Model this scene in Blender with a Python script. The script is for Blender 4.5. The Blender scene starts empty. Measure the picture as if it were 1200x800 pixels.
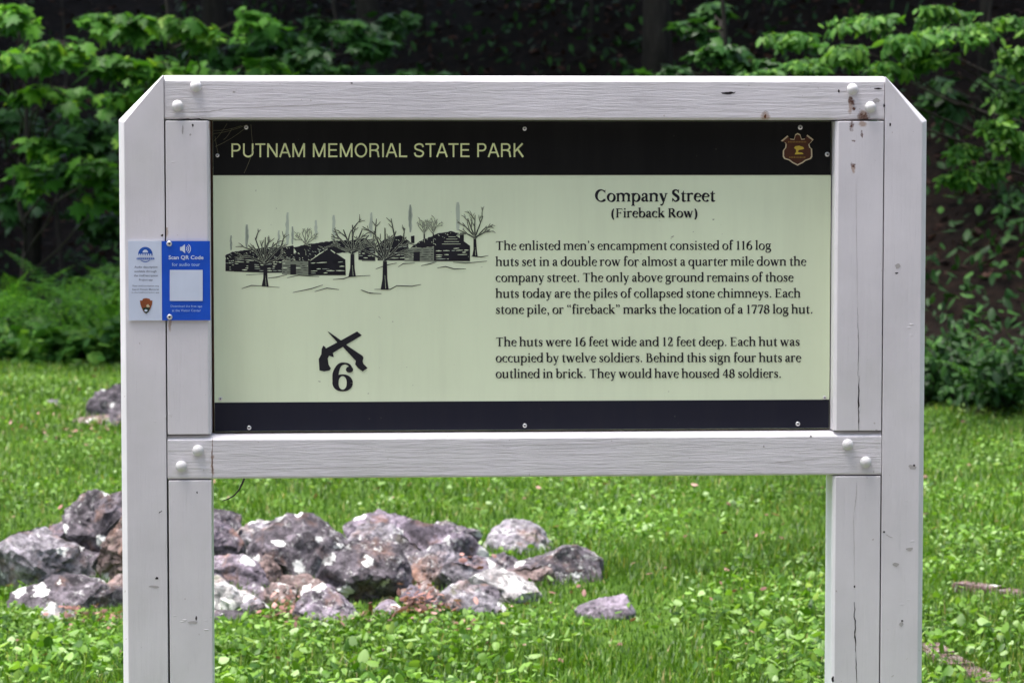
import bpy, bmesh, math, random
import numpy as np
from mathutils import Vector, Matrix, noise
R = math.radians
rng = np.random.default_rng(7)
random.seed(7)
scene = bpy.context.scene
C = scene.collection

# ------------------------------------------------------------------ camera
FPX, PITCH, CAMZ = 3450.0, 0.0646, 1.6        # focal length in pixels of a 1200-wide frame
cam_d = bpy.data.cameras.new('camera')
cam = bpy.data.objects.new('camera', cam_d)
C.objects.link(cam)
cam.location = (0, 0, CAMZ)
cam.rotation_euler = (math.pi / 2 - PITCH, 0, 0)
cam_d.sensor_width = 36
cam_d.sensor_fit = 'HORIZONTAL'
cam_d.lens = FPX / 1200 * 36
cam_d.clip_start, cam_d.clip_end = 0.1, 600
cam_d.dof.use_dof = True
cam_d.dof.focus_distance = 5.82
cam_d.dof.aperture_fstop = 10.5
scene.camera = cam

# ------------------------------------------------------------------ light
SUN_EL, SUN_AZ = R(75), R(-93)                # azimuth from +Y (behind the sign) towards -X
world = bpy.data.worlds.new('World')
scene.world = world
world.use_nodes = True
wn = world.node_tree
bg = wn.nodes['Background']
sky = wn.nodes.new('ShaderNodeTexSky')
sky.sky_type = 'NISHITA'
sky.sun_disc = False
sky.sun_elevation = SUN_EL
sky.sun_rotation = SUN_AZ
sky.air_density, sky.dust_density, sky.ozone_density = 1.0, 3.0, 1.0
veil = wn.nodes.new('ShaderNodeHueSaturation')   # thin cloud greys the blue of the sky
veil.inputs['Saturation'].default_value = 0.75
wn.links.new(sky.outputs['Color'], veil.inputs['Color'])
wn.links.new(veil.outputs['Color'], bg.inputs['Color'])
bg.inputs['Strength'].default_value = 0.10
sun_d = bpy.data.lights.new('sun', 'SUN')
sun_d.energy, sun_d.angle, sun_d.color = 1.5, R(25), (1.0, 0.94, 0.92)
sun = bpy.data.objects.new('sun', sun_d)
C.objects.link(sun)
to_sun = Vector((math.sin(SUN_AZ) * math.cos(SUN_EL), math.cos(SUN_AZ) * math.cos(SUN_EL), math.sin(SUN_EL)))
sun.rotation_euler = to_sun.to_track_quat('Z', 'Y').to_euler()
vs = scene.view_settings
vs.view_transform, vs.look, vs.gamma, vs.exposure = 'Standard', 'None', 1.0, 2.17
vs.use_curve_mapping = False
scene.cycles.max_bounces = 6
scene.cycles.transmission_bounces = 4
scene.cycles.use_denoising = True

# ------------------------------------------------------------------ pixel <-> place
def ray(px, py):
    x, y = px - 600, 400 - py
    c, s = math.cos(PITCH), math.sin(PITCH)
    return Vector((x, FPX * c + y * s, -FPX * s + y * c))
def at(px, py, Y):                            # point on the ray at depth Y
    d = ray(px, py); d = d * (Y / d.y)
    return Vector((d.x, d.y, d.z + CAMZ))
def on_ground(px, py):
    d = ray(px, py); d = d * (-CAMZ / d.z)
    return Vector((d.x, d.y, 0.0))
SIGN_Y, SIGN_A = 5.8, 0.0569
SU = Vector((math.cos(SIGN_A), math.sin(SIGN_A), 0)); SN = Vector((-math.sin(SIGN_A), math.cos(SIGN_A), 0))
SO = Vector((0, SIGN_Y, 0))
def on_sign(px, py, k):                       # sign-local (x, k, z) on the plane k metres behind its face
    d = ray(px, py); o = Vector((0, 0, CAMZ))
    t = ((SO - o).dot(SN) + k) / d.dot(SN)
    p = o + d * t
    return Vector(((p - SO).dot(SU), k, p.z))

# ------------------------------------------------------------------ object helpers
def tag(o, label=None, cat=None, group=None, kind=None):
    if label: o['label'] = label
    if cat: o['category'] = cat
    if group: o['group'] = group
    if kind: o['kind'] = kind
    return o
def empty(name, loc, rz=0, **k):
    o = bpy.data.objects.new(name, None); C.objects.link(o)
    o.location = loc; o.rotation_euler = (0, 0, rz); o.empty_display_size = 0.1
    return tag(o, **k)
def link(name, me, mats, parent=None, loc=None):
    if not isinstance(mats, (list, tuple)): mats = [mats]
    for m in mats: me.materials.append(m)
    o = bpy.data.objects.new(name, me); C.objects.link(o)
    if parent is not None: o.parent = parent
    if loc is not None: o.location = loc
    return o
def from_bm(name, bm, mats, parent=None, smooth=False, loc=None):
    me = bpy.data.meshes.new(name); bm.to_mesh(me); bm.free()
    if smooth: me.polygons.foreach_set('use_smooth', [True] * len(me.polygons))
    return link(name, me, mats, parent, loc)
def from_arrays(name, V, F, mats, parent=None, loc=None, smooth=False, mi=None):
    V = np.asarray(V, dtype=np.float32); F = np.asarray(F, dtype=np.int32)
    me = bpy.data.meshes.new(name)
    n, k = F.shape
    me.vertices.add(len(V)); me.vertices.foreach_set('co', V.ravel())
    me.loops.add(n * k); me.loops.foreach_set('vertex_index', F.ravel())
    me.polygons.add(n)
    me.polygons.foreach_set('loop_start', np.arange(0, n * k, k, dtype=np.int32))
    me.polygons.foreach_set('loop_total', np.full(n, k, dtype=np.int32))
    if smooth: me.polygons.foreach_set('use_smooth', np.ones(n, dtype=bool))
    if mi is not None: me.polygons.foreach_set('material_index', np.asarray(mi, dtype=np.int32))
    me.update(calc_edges=True)
    return link(name, me, mats, parent, loc)

# ------------------------------------------------------------------ materials
class NT:
    def __init__(s, name):
        s.m = bpy.data.materials.new(name); s.m.use_nodes = True
        s.t = s.m.node_tree; s.n = s.t.nodes; s.l = s.t.links
        s.b = s.n['Principled BSDF']; s.out = s.n['Material Output']
    def node(s, typ, **kw):
        n = s.n.new(typ)
        for k, v in kw.items(): setattr(n, k, v)
        return n
    def obj(s):
        if not hasattr(s, '_tc'): s._tc = s.node('ShaderNodeTexCoord')
        return s._tc.outputs['Object']
    def mapping(s, scale, loc=(0, 0, 0), src=None):
        m = s.node('ShaderNodeMapping'); m.inputs['Scale'].default_value = scale; m.inputs['Location'].default_value = loc
        s.l.new(src or s.obj(), m.inputs['Vector']); return m.outputs['Vector']
    def noise(s, scale, detail=4, rough=0.55, vec=None, dist=0.0, out='Fac'):
        n = s.node('ShaderNodeTexNoise'); n.inputs['Scale'].default_value = scale
        n.inputs['Detail'].default_value = detail; n.inputs['Roughness'].default_value = rough
        n.inputs['Distortion'].default_value = dist
        s.l.new(vec or s.obj(), n.inputs['Vector']); return n.outputs[out]
    def voro(s, scale, vec=None, feature='F1', out='Distance'):
        n = s.node('ShaderNodeTexVoronoi', feature=feature); n.inputs['Scale'].default_value = scale
        s.l.new(vec or s.obj(), n.inputs['Vector']); return n.outputs[out]
    def ramp(s, fac, stops, mode='LINEAR'):
        n = s.node('ShaderNodeValToRGB'); cr = n.color_ramp; cr.interpolation = mode
        while len(cr.elements) < len(stops): cr.elements.new(0.5)
        for e, (p, c) in zip(cr.elements, stops):
            e.position = p; e.color = (c, c, c, 1) if not isinstance(c, tuple) else (*c, 1)
        s.l.new(fac, n.inputs['Fac']); return n.outputs['Color']
    def mix(s, fac, a, b, mode='MIX'):
        n = s.node('ShaderNodeMix', data_type='RGBA', blend_type=mode)
        for sock, v in ((n.inputs['Factor'], fac), (n.inputs['A'], a), (n.inputs['B'], b)):
            if isinstance(v, (int, float)): sock.default_value = v
            elif isinstance(v, tuple): sock.default_value = (*v, 1)
            else: s.l.new(v, sock)
        return n.outputs['Result']
    def math(s, op, a, b=0.0):
        n = s.node('ShaderNodeMath', operation=op)
        for i, v in enumerate((a, b)):
            if isinstance(v, (int, float)): n.inputs[i].default_value = v
            else: s.l.new(v, n.inputs[i])
        return n.outputs[0]
    def bump(s, h, strength, dist, prev=None):
        n = s.node('ShaderNodeBump'); n.inputs['Strength'].default_value = strength; n.inputs['Distance'].default_value = dist
        s.l.new(h, n.inputs['Height'])
        if prev is not None: s.l.new(prev, n.inputs['Normal'])
        return n.outputs['Normal']
    def set(s, color=None, rough=None, normal=None, spec=None, metal=None):
        for k, v in (('Base Color', color), ('Roughness', rough), ('Normal', normal), ('Specular IOR Level', spec), ('Metallic', metal)):
            if v is None: continue
            if isinstance(v, (int, float)): s.b.inputs[k].default_value = v
            elif isinstance(v, tuple): s.b.inputs[k].default_value = (*v, 1)
            else: s.l.new(v, s.b.inputs[k])
        return s.m

def flat_mat(name, col, rough=0.5, spec=0.4, var=0.08):
    t = NT(name)
    f = t.noise(14, 5)
    c2 = tuple(min(1, c * (1 + var * 2)) for c in col); c1 = tuple(c * (1 - var * 2) for c in col)
    return t.set(t.ramp(f, [(0.3, c1), (0.7, c2)]), rough, None, spec)

def paint_mat(name, along, stains=(), rust=()):
    """weathered white paint over lumber; the grain runs along 'x' or 'z'"""
    t = NT(name)
    sc = (1.0, 9.0, 16.0) if along == 'x' else (16.0, 9.0, 1.0)
    v = t.mapping(sc)
    fib = t.noise(14, 6, 0.65, v, 0.6)
    big = t.noise(3.2, 3, 0.5, v, 1.2)
    blot = t.noise(5, 5, 0.6)
    fine = t.noise(220, 3, 0.6)
    col = t.ramp(blot, [(0.25, (0.62, 0.605, 0.62)), (0.55, (0.71, 0.69, 0.71)), (0.8, (0.77, 0.75, 0.77))])
    seam = t.ramp(fib, [(0.30, 1.0), (0.42, 0.0)])
    pale = t.ramp(t.noise(22, 5, 0.7, v, 0.8), [(0.58, 0.0), (0.66, 0.5)])
    col = t.mix(t.math('MULTIPLY', pale, 1.0 if along == 'x' else 0.4), col, (0.74, 0.73, 0.73))
    col = t.mix(t.math('MULTIPLY', seam, 0.45 if along == 'x' else 0.12), col, (0.36, 0.34, 0.36))
    # dirt specks
    sp = t.noise(95, 2, 0.5)
    spk = t.ramp(sp, [(0.73, 0.0), (0.77, 1.0)])
    col = t.mix(t.math('MULTIPLY', spk, 0.55), col, (0.30, 0.25, 0.22))
    # green-brown film of algae in places
    alg = t.ramp(t.noise(2.3, 4, 0.6), [(0.52, 0.0), (0.75, 0.35)])
    col = t.mix(alg, col, (0.50, 0.53, 0.44))
    def spots(items):
        acc = None
        dn = t.noise(55, 4, 0.6, None, 0.0, 'Color')
        off = t.node('ShaderNodeVectorMath', operation='MULTIPLY_ADD')
        off.inputs[1].default_value = (0.016, 0.0, 0.03); off.inputs[2].default_value = (-0.008, 0, -0.015)
        t.l.new(dn, off.inputs[0])
        add = t.node('ShaderNodeVectorMath', operation='ADD'); t.l.new(t.obj(), add.inputs[0]); t.l.new(off.outputs[0], add.inputs[1])
        for (x, z, rx, rz) in items:
            m = t.mapping((1 / rx, 0.0, 1 / rz), (-x / rx, 0, -z / rz), add.outputs[0])
            ln = t.node('ShaderNodeVectorMath', operation='LENGTH'); t.l.new(m, ln.inputs[0])
            k = t.ramp(ln.outputs['Value'], [(0.55, 1.0), (1.0, 0.0)])
            acc = k if acc is None else t.math('MAXIMUM', acc, k)
        return acc
    if stains:
        k = spots(stains); col = t.mix(t.math('MULTIPLY', k, 0.75), col, (0.36, 0.24, 0.17))
    if rust:
        k = spots(rust)
        k = t.math('MULTIPLY', k, t.ramp(t.noise(150, 3, 0.6), [(0.35, 0.35), (0.55, 1.0)]))
        col = t.mix(k, col, (0.10, 0.035, 0.02))
    h = t.math('ADD', t.math('MULTIPLY', fib, 1.0 if along == 'x' else 0.35), t.math('MULTIPLY', big, 0.8))
    n1 = t.bump(h, 0.34 if along == 'x' else 0.16, 0.005)
    # flaked and lumpy old coats
    fl = t.ramp(t.voro(38, t.mapping((1, 1, 2.4))), [(0.05, 1.0), (0.22, 0.0)])
    fl = t.math('MULTIPLY', fl, t.ramp(t.noise(7, 3), [(0.62, 0.0), (0.70, 1.0)]))
    n2 = t.bump(fl, 0.6, 0.002, n1)
    n3 = t.bump(fine, 0.18, 0.0008, n2)
    return t.set(col, t.ramp(blot, [(0.3, 0.42), (0.7, 0.58)]), n3, 0.45)

M = {}
M['crack'] = flat_mat('dark_crack', (0.03, 0.026, 0.028), 0.9, 0.1)
M['scuff'] = flat_mat('scuffed_paint', (0.43, 0.41, 0.40), 0.8, 0.2)
M['bare'] = flat_mat('brown_stain', (0.12, 0.055, 0.03), 0.9, 0.1, 0.25)
M['bolt'] = flat_mat('white_bolt_paint', (0.62, 0.615, 0.61), 0.4, 0.4)
M['ink'] = flat_mat('black_ink', (0.013, 0.013, 0.018), 0.5, 0.3)
M['smoke_ink'] = flat_mat('smoke_grey_ink', (0.47, 0.55, 0.43), 0.5, 0.3)
M['smoke_dark'] = flat_mat('smoke_dark_ink', (0.20, 0.23, 0.17), 0.5, 0.3)
M['title'] = flat_mat('pale_yellow_ink', (0.80, 0.87, 0.42), 0.5, 0.3)
M['steel'] = NT('steel'); M['steel'] = M['steel'].set((0.72, 0.72, 0.70), 0.35, None, 0.5, 0.8)
M['badge_brown'] = flat_mat('badge_brown', (0.085, 0.030, 0.014), 0.5, 0.3, 0.15)
M['badge_cream'] = flat_mat('badge_cream', (0.60, 0.52, 0.33), 0.5, 0.3)
M['badge_gold'] = flat_mat('badge_gold', (0.62, 0.47, 0.06), 0.5, 0.3)
M['badge_dim'] = flat_mat('badge_dim_gold', (0.28, 0.16, 0.04), 0.5, 0.3)
M['p_white'] = flat_mat('placard_white', (0.62, 0.69, 0.82), 0.3, 0.5, 0.03)
M['p_blue'] = flat_mat('placard_blue', (0.008, 0.085, 0.56), 0.3, 0.5, 0.06)
M['p_navy'] = flat_mat('placard_navy', (0.012, 0.08, 0.38), 0.4, 0.4)
M['p_text'] = flat_mat('placard_grey_text', (0.10, 0.12, 0.18), 0.5, 0.3)
M['p_light'] = flat_mat('placard_light_text', (0.42, 0.58, 0.85), 0.5, 0.3)
M['p_brown'] = flat_mat('arrowhead_brown', (0.30, 0.085, 0.03), 0.5, 0.3, 0.2)
M['p_green'] = flat_mat('arrowhead_green', (0.015, 0.045, 0.025), 0.5, 0.3)
def panel_mat(name, col, dark):
    t = NT(name)
    f = t.noise(3, 5, 0.6)
    c = t.ramp(f, [(0.3, tuple(k * 0.96 for k in col)), (0.7, tuple(min(1, k * 1.03) for k in col))])
    d = t.ramp(t.noise(120, 2), [(0.735, 0.0), (0.76, 1.0)])
    d = t.math('MULTIPLY', d, t.ramp(t.noise(4, 2), [(0.5, 0.0), (0.6, 0.6)]))
    st = t.ramp(t.noise(9, 5, 0.7, t.mapping((3.0, 1, 0.25))), [(0.45, 0.0), (0.75, 0.09)])
    c = t.mix(st, c, (0.36, 0.37, 0.27) if not dark else (0.05, 0.05, 0.045))
    c = t.mix(d, c, (0.10, 0.09, 0.06) if not dark else (0.10, 0.10, 0.09))
    sm = t.noise(6, 4, 0.65, t.mapping((1, 1, 0.4)))
    n = t.bump(t.noise(40, 2), 0.03, 0.002)
    return t.set(c, t.ramp(sm, [(0.3, 0.40), (0.7, 0.52)]), n, 0.2)
M['cream'] = panel_mat('printed_cream', (0.77, 0.87, 0.615), False)
M['black_top'] = panel_mat('printed_black', (0.006, 0.006, 0.006), True)
M['black_low'] = panel_mat('footer_blue_black', (0.013, 0.014, 0.024), True)  # lighter and bluer than the header's black
M['edge'] = flat_mat('panel_edge_brown', (0.16, 0.09, 0.06), 0.7, 0.2, 0.3)

def leaf_mat(name, stops, transl=0.35, rough=0.45, spec=0.35):
    t = NT(name)
    g = t.node('ShaderNodeNewGeometry')
    col = t.ramp(g.outputs['Random Per Island'], stops)
    patch = t.noise(1.1, 3, 0.6)
    hs = t.node('ShaderNodeHueSaturation'); t.l.new(col, hs.inputs['Color'])
    t.l.new(t.ramp(patch, [(0.3, 0.72), (0.7, 1.25)]), hs.inputs['Value'])
    col = hs.outputs['Color']
    t.set(col, rough, None, spec)
    tr = t.node('ShaderNodeBsdfTranslucent')
    t.l.new(t.mix(1.0, col, (1.25, 1.3, 0.55), 'MULTIPLY'), tr.inputs['Color'])
    mx = t.node('ShaderNodeMixShader'); mx.inputs[0].default_value = transl
    t.l.new(t.b.outputs[0], mx.inputs[1]); t.l.new(tr.outputs[0], mx.inputs[2])
    t.l.new(mx.outputs[0], t.out.inputs['Surface'])
    return t.m
M['grass'] = leaf_mat('grass_blades', [(0.0, (0.024, 0.072, 0.005)), (0.5, (0.068, 0.158, 0.010)), (0.9, (0.140, 0.262, 0.022)), (0.96, (0.22, 0.29, 0.05)), (1.0, (0.40, 0.32, 0.15))], 0.35)
M['weed'] = leaf_mat('broad_leaf_weeds', [(0.0, (0.028, 0.088, 0.006)), (0.4, (0.095, 0.215, 0.018)), (0.8, (0.20, 0.36, 0.058)), (1.0, (0.37, 0.51, 0.23))], 0.35, 0.5, 0.3)
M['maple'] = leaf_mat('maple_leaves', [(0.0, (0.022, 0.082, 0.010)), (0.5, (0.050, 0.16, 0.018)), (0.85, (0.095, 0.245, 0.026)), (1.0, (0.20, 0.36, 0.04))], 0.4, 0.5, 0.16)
M['beech'] = leaf_mat('oval_leaves', [(0.0, (0.022, 0.08, 0.012)), (0.6, (0.06, 0.165, 0.025)), (1.0, (0.145, 0.285, 0.045))], 0.4, 0.5, 0.16)
M['fern'] = leaf_mat('fern_fronds', [(0.0, (0.025, 0.105, 0.014)), (0.6, (0.07, 0.22, 0.026)), (1.0, (0.17, 0.38, 0.05))], 0.35, 0.5, 0.3)
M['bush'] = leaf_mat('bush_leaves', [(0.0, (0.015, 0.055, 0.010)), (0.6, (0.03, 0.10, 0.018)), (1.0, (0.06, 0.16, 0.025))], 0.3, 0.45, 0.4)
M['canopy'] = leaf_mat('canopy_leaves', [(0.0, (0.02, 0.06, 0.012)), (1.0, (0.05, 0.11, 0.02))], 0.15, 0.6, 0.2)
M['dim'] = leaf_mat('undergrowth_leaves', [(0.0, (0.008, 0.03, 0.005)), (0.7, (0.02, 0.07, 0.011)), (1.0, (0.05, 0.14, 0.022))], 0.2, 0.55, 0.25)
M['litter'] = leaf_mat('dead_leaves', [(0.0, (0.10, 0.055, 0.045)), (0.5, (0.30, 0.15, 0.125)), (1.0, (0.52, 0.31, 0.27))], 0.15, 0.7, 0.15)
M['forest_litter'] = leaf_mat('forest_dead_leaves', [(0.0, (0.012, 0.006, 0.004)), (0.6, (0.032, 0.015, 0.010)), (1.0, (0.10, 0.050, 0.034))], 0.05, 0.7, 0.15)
def bark_mat():
    t = NT('bark')
    v = t.mapping((9, 9, 1.4))
    f = t.noise(3, 6, 0.65, v, 0.5)
    c = t.ramp(f, [(0.3, (0.012, 0.010, 0.008)), (0.6, (0.03, 0.025, 0.02)), (0.85, (0.06, 0.055, 0.045))])
    return t.set(c, 0.9, t.bump(f, 0.9, 0.03), 0.2)
M['bark'] = bark_mat()

def rock_mat(name, a, b, lichen, lichen_col=(0.66, 0.66, 0.62), warm=0.2, moss=0.1):
    t = NT(name)
    oi = t.node('ShaderNodeObjectInfo')
    off = t.node('ShaderNodeVectorMath', operation='SCALE'); off.inputs['Scale'].default_value = 1.0
    cmb = t.node('ShaderNodeCombineXYZ')
    r = t.math('MULTIPLY', oi.outputs['Random'], 37.0)
    t.l.new(r, cmb.inputs[0]); t.l.new(r, cmb.inputs[1])
    add = t.node('ShaderNodeVectorMath', operation='ADD'); t.l.new(t.obj(), add.inputs[0]); t.l.new(cmb.outputs[0], add.inputs[1])
    v = add.outputs[0]
    n1 = t.noise(7, 7, 0.68, v, 0.4)
    n2 = t.noise(34, 6, 0.7, v)
    col = t.ramp(n1, [(0.34, a), (0.5, tuple((x + y) / 2 for x, y in zip(a, b))), (0.66, b)])
    dk = t.ramp(n2, [(0.42, 1.0), (0.56, 0.0)])
    col = t.mix(t.math('MULTIPLY', dk, 0.7), col, tuple(x * 0.28 for x in a))
    lt = t.ramp(t.noise(13, 6, 0.75, v), [(0.55, 0.0), (0.68, 0.55)])
    col = t.mix(lt, col, tuple(min(0.75, x * 1.75) for x in b))
    wm = t.ramp(t.noise(9, 4, 0.6, t.mapping((1, 1, 1), (5, 3, 1), v)), [(0.56, 0.0), (0.68, warm * 2)])
    col = t.mix(wm, col, (0.30, 0.17, 0.12))
    ms = t.ramp(t.noise(8, 4, 0.6, t.mapping((1, 1, 1), (1, 9, 4), v)), [(0.62, 0.0), (0.70, moss * 4)])
    col = t.mix(ms, col, (0.13, 0.13, 0.03))
    # crusts of pale lichen: roundish patches with ragged rims
    wob = t.noise(30, 4, 0.7, v, 0.0, 'Color')
    w2 = t.node('ShaderNodeVectorMath', operation='MULTIPLY_ADD'); w2.inputs[1].default_value = (0.07,) * 3
    t.l.new(wob, w2.inputs[0]); t.l.new(v, w2.inputs[2])
    vo = t.node('ShaderNodeTexVoronoi', feature='F1'); vo.inputs['Scale'].default_value = 13.0
    t.l.new(w2.outputs[0], vo.inputs['Vector'])
    sep = t.node('ShaderNodeSeparateColor'); t.l.new(vo.outputs['Color'], sep.inputs[0])
    rad = t.math('MULTIPLY', t.math('SUBTRACT', sep.outputs[0], 1.0 - lichen), 0.44 / max(lichen, 0.05))
    patch = t.ramp(t.math('SUBTRACT', rad, vo.outputs['Distance']), [(0.0, 0.0), (0.025, 1.0)])
    col = t.mix(t.math('MULTIPLY', patch, 0.95), col, lichen_col)
    fine = t.ramp(t.noise(46, 4, 0.75, w2.outputs[0]), [(0.56, 0.0), (0.62, 0.9)])
    zone = t.ramp(t.noise(5, 3, 0.6, t.mapping((1, 1, 1), (7, 2, 5), v)), [(0.455, 0.0), (0.58, 0.85)])
    col = t.mix(t.math('MULTIPLY', fine, zone), col, lichen_col)
    deep = t.ramp(t.noise(11, 5, 0.7, t.mapping((1, 1, 1), (2, 5, 8), v)), [(0.34, 0.85), (0.46, 0.0)])
    col = t.mix(deep, col, (0.035, 0.03, 0.034))
    h = t.math('ADD', n1, t.math('MULTIPLY', n2, 0.35))
    nb = t.bump(h, 0.7, 0.03)
    nb = t.bump(t.noise(150, 3, 0.7, v), 0.35, 0.004, nb)
    return t.set(col, 0.85, nb, 0.25)
M['rock_dark'] = rock_mat('rock_dark', (0.055, 0.048, 0.053), (0.18, 0.155, 0.175), 0.68)
M['rock_grey'] = rock_mat('rock_grey', (0.11, 0.10, 0.11), (0.35, 0.325, 0.35), 0.58)
M['rock_purple'] = rock_mat('rock_purple', (0.095, 0.080, 0.093), (0.31, 0.26, 0.31), 0.55, warm=0.3)
M['rock_pale'] = rock_mat('rock_pale', (0.30, 0.28, 0.28), (0.55, 0.53, 0.51), 0.75, (0.72, 0.72, 0.66))
M['rock_brown'] = rock_mat('rock_brown', (0.13, 0.09, 0.08), (0.34, 0.255, 0.235), 0.3, warm=0.4)
M['brick'] = rock_mat('worn_brick', (0.12, 0.072, 0.066), (0.23, 0.145, 0.135), 0.1, warm=0.3)

# ------------------------------------------------------------------ ground
def edge_y(X): return 22.4 - (X + 3.4) * 0.80 if X > -3.4 else 22.4 - (X + 3.4) * 0.25
def ground_z(X, Y):
    t = Y - edge_y(X)
    z = 0.0
    if t > 0: z = 0.10 * t if t < 4 else 0.4 + (t - 4) * 0.42
    z = min(z, 26 + (t * 0.02))
    z += 0.12 * noise.noise(Vector((X * 0.35, Y * 0.35, 3.1))) * min(1, max(0, t / 4))
    return z
def ground_mat():
    t = NT('ground_soil')
    sx = t.node('ShaderNodeSeparateXYZ'); t.l.new(t.obj(), sx.inputs[0])
    x, y = sx.outputs[0], sx.outputs[1]
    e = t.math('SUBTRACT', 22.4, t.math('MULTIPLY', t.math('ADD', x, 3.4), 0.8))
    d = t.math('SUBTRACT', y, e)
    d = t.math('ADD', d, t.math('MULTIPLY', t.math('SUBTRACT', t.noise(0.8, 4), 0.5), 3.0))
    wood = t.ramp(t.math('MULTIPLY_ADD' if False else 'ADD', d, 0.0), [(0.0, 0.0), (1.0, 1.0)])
    n = t.noise(1.6, 5, 0.65)
    lawn = t.ramp(n, [(0.3, (0.05, 0.10, 0.014)), (0.55, (0.075, 0.15, 0.02)), (0.75, (0.12, 0.17, 0.035))])
    bare = t.ramp(t.noise(0.55, 4, 0.6), [(0.62, 0.0), (0.72, 0.7)])
    lawn = t.mix(bare, lawn, (0.17, 0.11, 0.07))
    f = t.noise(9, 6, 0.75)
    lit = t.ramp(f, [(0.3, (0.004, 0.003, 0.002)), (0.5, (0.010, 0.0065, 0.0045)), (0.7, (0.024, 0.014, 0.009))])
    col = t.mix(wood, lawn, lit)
    return t.set(col, 0.95, t.bump(t.noise(25, 5, 0.7), 0.8, 0.05), 0.1)
M['ground'] = ground_mat()
xs = np.unique(np.concatenate([np.linspace(-160, -16, 30), np.linspace(-16, 16, 66), np.linspace(16, 160, 30)]))
ys = np.unique(np.concatenate([np.linspace(-80, 8, 12), np.linspace(8, 44, 73), np.linspace(44, 190, 40)]))
GV = [(x, y, ground_z(x, y)) for y in ys for x in xs]
nx = len(xs)
GF = [(j * nx + i, j * nx + i + 1, (j + 1) * nx + i + 1, (j + 1) * nx + i) for j in range(len(ys) - 1) for i in range(nx - 1)]
ground = from_arrays('ground', GV, GF, M['ground'], smooth=True)
tag(ground, kind='structure')

def bounce_ground_mat():  # unseen grey ground added before the sign to bounce neutral light onto it
    t = NT('bounce_ground_grey')
    f = t.noise(60, 5, 0.7); b = t.noise(1.5, 4)
    c = t.mix(t.ramp(b, [(0.3, 0.0), (0.7, 0.5)]), t.ramp(f, [(0.3, (0.13, 0.115, 0.12)), (0.7, (0.28, 0.25, 0.26))]), (0.16, 0.135, 0.13))
    return t.set(c, 0.9, t.bump(f, 0.6, 0.02), 0.2)
PXs, PYs = np.linspace(-30, 30, 61), np.linspace(-3.5, 5.0, 12)
wob = lambda x, k: 0.35 * noise.noise(Vector((x * 0.5, k, 0)))
PVv = [(x, y + wob(x, j in (0, 11)), 0.004) for j, y in enumerate(PYs) for x in PXs]
tag(from_arrays('bounce_ground', PVv, [(j * 61 + i, j * 61 + i + 1, j * 61 + i + 62, j * 61 + i + 61) for j in range(11) for i in range(60)], bounce_ground_mat()), kind='structure')

# ------------------------------------------------------------------ the sign
sign = empty('information_sign', SO, SIGN_A, label='white wooden two-post park sign with a cream and black printed panel', cat='sign')

def board(name, outline, y0, y1, wide=(), mats=None, parent=sign, marks=(), w=0.011, label=None):
    """prism with the (x, z) outline (counter-clockwise seen from the front); edges listed in wide get a broad front chamfer"""
    bm = bmesh.new()
    fv = [bm.verts.new((x, y0, z)) for x, z in outline]
    bv = [bm.verts.new((x, y1, z)) for x, z in outline]
    n = len(outline)
    bm.faces.new(fv); bm.faces.new(bv[::-1])
    for i in range(n): bm.faces.new((fv[i], bv[i], bv[(i + 1) % n], fv[(i + 1) % n]))
    bmesh.ops.recalc_face_normals(bm, faces=bm.faces)
    groups = {}
    for it in wide:
        i, ww = it if isinstance(it, tuple) else (it, w)
        groups.setdefault(ww, []).append((fv[i].co.copy(), fv[(i + 1) % n].co.copy()))
    for ww, ends in groups.items():
        big = []
        for e in bm.edges:
            for a, b in ends:
                d = (b - a).normalized()
                if abs((e.verts[1].co - e.verts[0].co).normalized().dot(d)) > 0.9999 and ((e.verts[0].co - a) - d * (e.verts[0].co - a).dot(d)).length < 1e-5: big.append(e)
        bmesh.ops.bevel(bm, geom=big, offset=ww, segments=1, affect='EDGES', profile=0.5)
    sharp = [e for e in bm.edges if len(e.link_faces) == 2 and e.calc_face_angle(0) > R(28)]
    bmesh.ops.bevel(bm, geom=sharp, offset=0.0016, segments=2, affect='EDGES', profile=0.6)
    mats = list(mats)
    for pts, mi in marks:                      # cracks, chips: slivers lying 0.4 mm proud of the face
        vv = [bm.verts.new((x, y0 - 0.0004, z)) for x, z in pts]
        f = bm.faces.new(vv); f.material_index = mi
        f.normal_update()
        if f.normal.y > 0: f.normal_flip()
    o = from_bm(name, bm, mats, parent)
    if label: o['label'] = label
    return o

def sp(px, py, k=0.0):
    v = on_sign(px, py, k); return (v.x, v.z)
def crack(pts, w, mi=1, seed=0):               # a ragged tapering crack along photo points, w in metres
    r = random.Random(seed)
    P = [Vector(sp(*p)) for p in pts]
    line = []
    for a, b in zip(P, P[1:]):
        for k in range(8): line.append(a.lerp(b, k / 8))
    line.append(P[-1])
    out, n = [], len(line)
    L, Rr = [], []
    for i, p in enumerate(line):
        d = (line[min(i + 1, n - 1)] - line[max(i - 1, 0)]).normalized(); nn = Vector((-d.y, d.x))
        ww = w * (0.25 + 0.75 * math.sin(math.pi * (i + 0.4) / n)) * r.uniform(0.5, 1.2)
        j = nn * r.uniform(-0.4, 0.4) * w
        L.append(p + nn * ww * 0.5 + j); Rr.append(p - nn * ww * 0.5 + j)
    # strips of quads so that a bent crack stays clean
    return [([tuple(L[i]), tuple(L[i + 1]), tuple(Rr[i + 1]), tuple(Rr[i])], mi) for i in range(n - 1)]
def chip(px, py, rx, ry, mi=1, seed=0, n=9):
    r = random.Random(seed)
    c = sp(px, py)
    s = 5.8 / FPX
    return [([(c[0] + math.cos(a) * rx * s * r.uniform(0.55, 1.2), c[1] + math.sin(a) * ry * s * r.uniform(0.55, 1.2))
             for a in [2 * math.pi * k / n for k in range(n)]], mi)]

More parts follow.
